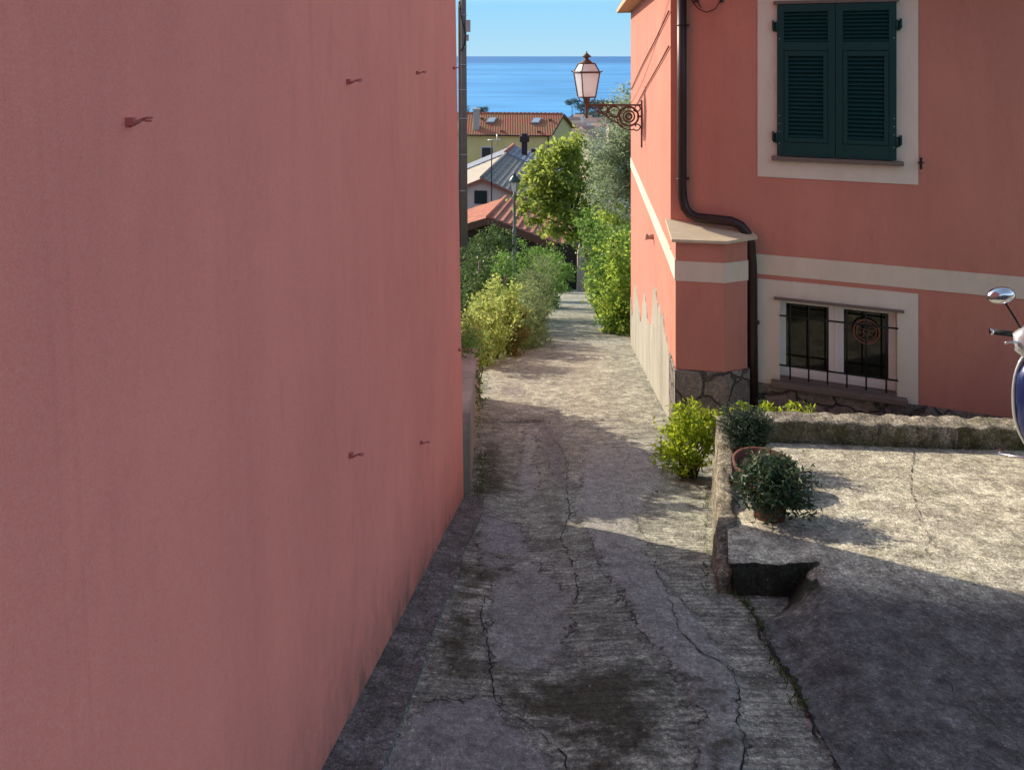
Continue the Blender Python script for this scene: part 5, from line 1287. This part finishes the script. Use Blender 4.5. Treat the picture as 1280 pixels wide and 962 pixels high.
# ================================================================== SCOOTER
sx_,sy_=3.49,4.50; sz_=float(tz_(sx_,sy_))
sc_t=thing('scooter',(sx_,sy_,sz_),'dark blue and silver scooter parked at the right edge of the sunny terrace','scooter')
M['blue']=plain('dark blue body paint',(.02,.03,.11),.18,.3,.05,10,.7,0); M['silver']=plain('silver body paint',(.55,.57,.60),.25,.5,.04,10,.6,0)
M['rubber']=plain('black rubber',(.015,.015,.016),.7); M['chrome']=plain('chrome',(.75,.75,.76),.08,1,.03,5,None,0); M['screen']=glassy('grey windscreen',(.62,.66,.70),.12,.75)
hd=R(38)     # body heading: its nose towards the camera, tail away to the right
fwd=Vector((-math.sin(hd)*1.,-math.cos(hd),0)); rgt=Vector((0,0,1)).cross(fwd); rgt=Vector((fwd.y,-fwd.x,0))
def B(x,y,z): return Vector((sx_,sy_,sz_))+fwd*x+rgt*y+Vector((0,0,z))
st=R(14); f2=Vector((-math.sin(st),-math.cos(st),0)); r2=Vector((f2.y,-f2.x,0))
def H(x,y,z): return Vector((sx_,sy_,sz_))+f2*x+r2*y+Vector((0,0,z))
def wheel(fn,ax_,cx,cz,r):
    mb=MB(); mb.torus(fn(cx,0,cz),r-.045,.045,ax_,32,10); w=build('wheel',mb,M['rubber'],sc_t)
    mb=MB(); mb.torus(fn(cx,0,cz),r-.085,.018,ax_,28,8); a=fn(cx,0,cz)
    for k in range(5):
        t=2*PI*k/5; d=(ax_.cross(Vector((0,0,1))).normalized()*math.cos(t)+Vector((0,0,1))*math.sin(t)); mb.tube([a,a+d*(r-.085)],.014,6)
    mb.tube([a-ax_*.05,a+ax_*.05],.04,12); build('rim',mb,M['silver'],w)
wheel(H,r2,0,.26,.26); wheel(B,rgt,-1.3,.25,.25)
def loft(mb,secs,m=0,smooth=True):
    """secs: list of rings of points"""
    n=len(secs[0]); o=len(mb.v)
    for s in secs: mb.v+=[tuple(p) for p in s]
    for i in range(len(secs)-1):
        for k in range(n): mb.f.append((o+i*n+k,o+i*n+(k+1)%n,o+(i+1)*n+(k+1)%n,o+(i+1)*n+k)); mb.m.append(m); mb.sm.append(smooth)
    mb.f.append(tuple(o+k for k in range(n))); mb.m.append(m); mb.sm.append(False)
    mb.f.append(tuple(o+(len(secs)-1)*n+k for k in range(n))); mb.m.append(m); mb.sm.append(False)
def ell(fn,x,z,rx,ry,axis='z',n=20,p=2.4):
    out=[]
    for k in range(n):
        t=2*PI*k/n; c=math.copysign(abs(math.cos(t))**(2/p),math.cos(t)); s=math.copysign(abs(math.sin(t))**(2/p),math.sin(t))
        out.append(fn(x+rx*c,ry*s,z) if axis=='z' else fn(x,ry*c,z+rx*s))
    return out
# front mudguard and fork
mb=MB(); loft(mb,[ell(H,.30*math.cos(a),.26+.30*math.sin(a),.014,.085+.0*a,'z',16) for a in [R(d) for d in range(-5,150,14)]]); build('mudguard',mb,M['blue'],sc_t)
mb=MB()
for s in (-1,1): mb.tube([H(0,s*.085,.26),H(-.08,s*.085,.62)],.024,8)
mb.tube([H(-.08,0,.6),H(-.20,0,.98)],.03,8); build('fork',mb,M['silver'],sc_t)
# leg shield / nose
mb=MB(); loft(mb,[ell(B,-.22,.20,.04,.19),ell(B,-.20,.30,.06,.245),ell(B,-.16,.45,.08,.285),ell(B,-.14,.62,.09,.295),ell(B,-.15,.76,.08,.285),ell(B,-.18,.86,.07,.24),ell(B,-.20,.91,.05,.16)]); lsh=build('leg_shield',mb,M['blue'],sc_t)
mb=MB()
for s in (-1,1): mb2=MB(); mb2.tube([B(float(np.interp(z_,[.22,.45,.62,.87],[-.21,-.15,-.13,-.17])),s*(.300-.115*abs((z_-.6)/.38)**2.6),z_) for z_ in np.linspace(.22,.88,16)],.011,8); build('shield_trim',mb2,M['silver'],sc_t)
mb=MB(); loft(mb,[ell(B,-.10,.33,.05,.13),ell(B,-.03,.45,.07,.15),ell(B,-.01,.60,.07,.16),ell(B,-.04,.74,.06,.13)]); build('nose_panel',mb,M['blue'],sc_t)
# floor, body, seat
mb=MB(); loft(mb,[ell(B,-.20,.27,.05,.17,'x'),ell(B,-.45,.27,.05,.17,'x'),ell(B,-.72,.27,.06,.17,'x')]); build('floorboard',mb,M['rubber'],sc_t)
mb=MB(); loft(mb,[ell(B,-.66,.42,.14,.12,'x'),ell(B,-.80,.48,.20,.17,'x'),ell(B,-1.1,.52,.20,.20,'x'),ell(B,-1.4,.58,.16,.18,'x'),ell(B,-1.68,.64,.08,.10,'x')]); build('rear_body',mb,M['blue'],sc_t)
mb=MB(); loft(mb,[ell(B,-.62,.72,.03,.10,'x'),ell(B,-.75,.74,.05,.15,'x'),ell(B,-1.1,.77,.055,.17,'x'),ell(B,-1.45,.83,.055,.14,'x'),ell(B,-1.58,.83,.03,.09,'x')]); build('seat',mb,M['rubber'],sc_t)
mb=MB(); loft(mb,[ell(B,-1.15,.30,.06,.05,'x'),ell(B,-1.5,.36,.06,.05,'x'),ell(B,-1.68,.40,.04,.04,'x')]); 
mb.v=[(v[0]+rgt.x*.17,v[1]+rgt.y*.17,v[2]) for v in mb.v]; build('exhaust',mb,M['chrome'],sc_t)
# handlebar, cover, windscreen
mb=MB(); loft(mb,[ell(H,-.20,.88,.06,.16),ell(H,-.16,.95,.09,.245),ell(H,-.17,1.05,.09,.25),ell(H,-.20,1.12,.05,.15)]); build('handlebar_cover',mb,M['silver'],sc_t)
mb=MB(); loft(mb,[ell(H,-.095,1.00,.035,.07),ell(H,-.075,1.03,.035,.08),ell(H,-.08,1.07,.03,.07)]); build('headlight',mb,M['screen'],sc_t)
mb=MB()
for s in (-1,1): mb.tube([H(-.20,s*.12,1.03),H(-.22,s*.25,1.04)],.014,8)
build('handlebar',mb,M['chrome'],sc_t)
for s in (-1,1):
    mb=MB(); mb.tube([H(-.22,s*.215,1.035),H(-.225,s*.345,1.04)],.019,12); g_=build('grip',mb,M['rubber'],sc_t)
    mb=MB(); mb.tube([H(-.225,s*.346,1.04),H(-.225,s*.365,1.04)],.02,12); build('bar_end',mb,M['chrome'],g_)
    mb=MB(); mb.tube([H(-.15,s*.17,1.03),H(-.13,s*.22,1.02),H(-.14,s*.30,1.005),H(-.15,s*.305,1.0)],[.009,.008,.007,.010],8); build('brake_lever',mb,M['chrome'],sc_t)
    mb=MB(); mb.tube([H(-.21,s*.18,1.06),H(-.21,s*.22,1.14),H(-.22,s*.265,1.22),H(-.22,s*.285,1.26)],.007,8); mb_o=build('mirror_stalk',mb,M['iron'],sc_t)
    mb=MB(); c=H(-.22,s*.30,1.285)
    secs=[]
    for (dx,w,h) in ((.045,.02,.015),(.038,.055,.036),(.01,.082,.054),(-.012,.085,.056),(-.018,.078,.050)):
        secs.append([c+f2*dx+r2*(w*math.cos(t))*1+Vector((0,0,1))*(h*math.sin(t)-.16*w*math.cos(t)*s) for t in [2*PI*k/20 for k in range(20)]])
    loft(mb,secs); build('mirror',mb,M['chrome'],sc_t)
mb=MB(); V=[];nv=9;nu=8
for j in range(nu+1):
    f=j/nu; w=.17*(1-.45*f*f); z=1.03+.27*f; x=-.10-.13*f
    for i in range(nv+1):
        t=-1+2*i/nv; V.append(H(x-.07*t*t,w*t,z))
V2=[v+f2*.004 for v in V]; NN=len(V)
fs=[(j*(nv+1)+i,j*(nv+1)+i+1,(j+1)*(nv+1)+i+1,(j+1)*(nv+1)+i) for j in range(nu) for i in range(nv)]
mb.add(V+V2,fs+[tuple(NN+q for q in reversed(f)) for f in fs],0,True); build('windscreen',mb,M['screen'],sc_t,recalc=False)
mb=MB(); V=[]
for s in (-1,):
    sec=[]
    for (y,z0h,z1h) in ((.10,.95,1.12),(.18,.93,1.13),(.24,.95,1.12),(.265,1.0,1.08)):
        sec.append([H(-.10+.02*q[0],s*y,q[1]) for q in ((0,z0h),(1,z0h),(1,z1h),(0,z1h))])
loft(mb,sec); build('hand_guard',mb,M['screen'],sc_t,bevel=.006)
mb=MB(); mb.tube([B(-.40,.12,.12),B(-.41,.24,.10),B(-.42,.40,.07)],.014,8); mb.tube([B(-.42,.39,.07),B(-.50,.40,.07)],.012,8); build('kickstand',mb,M['chrome'],sc_t)
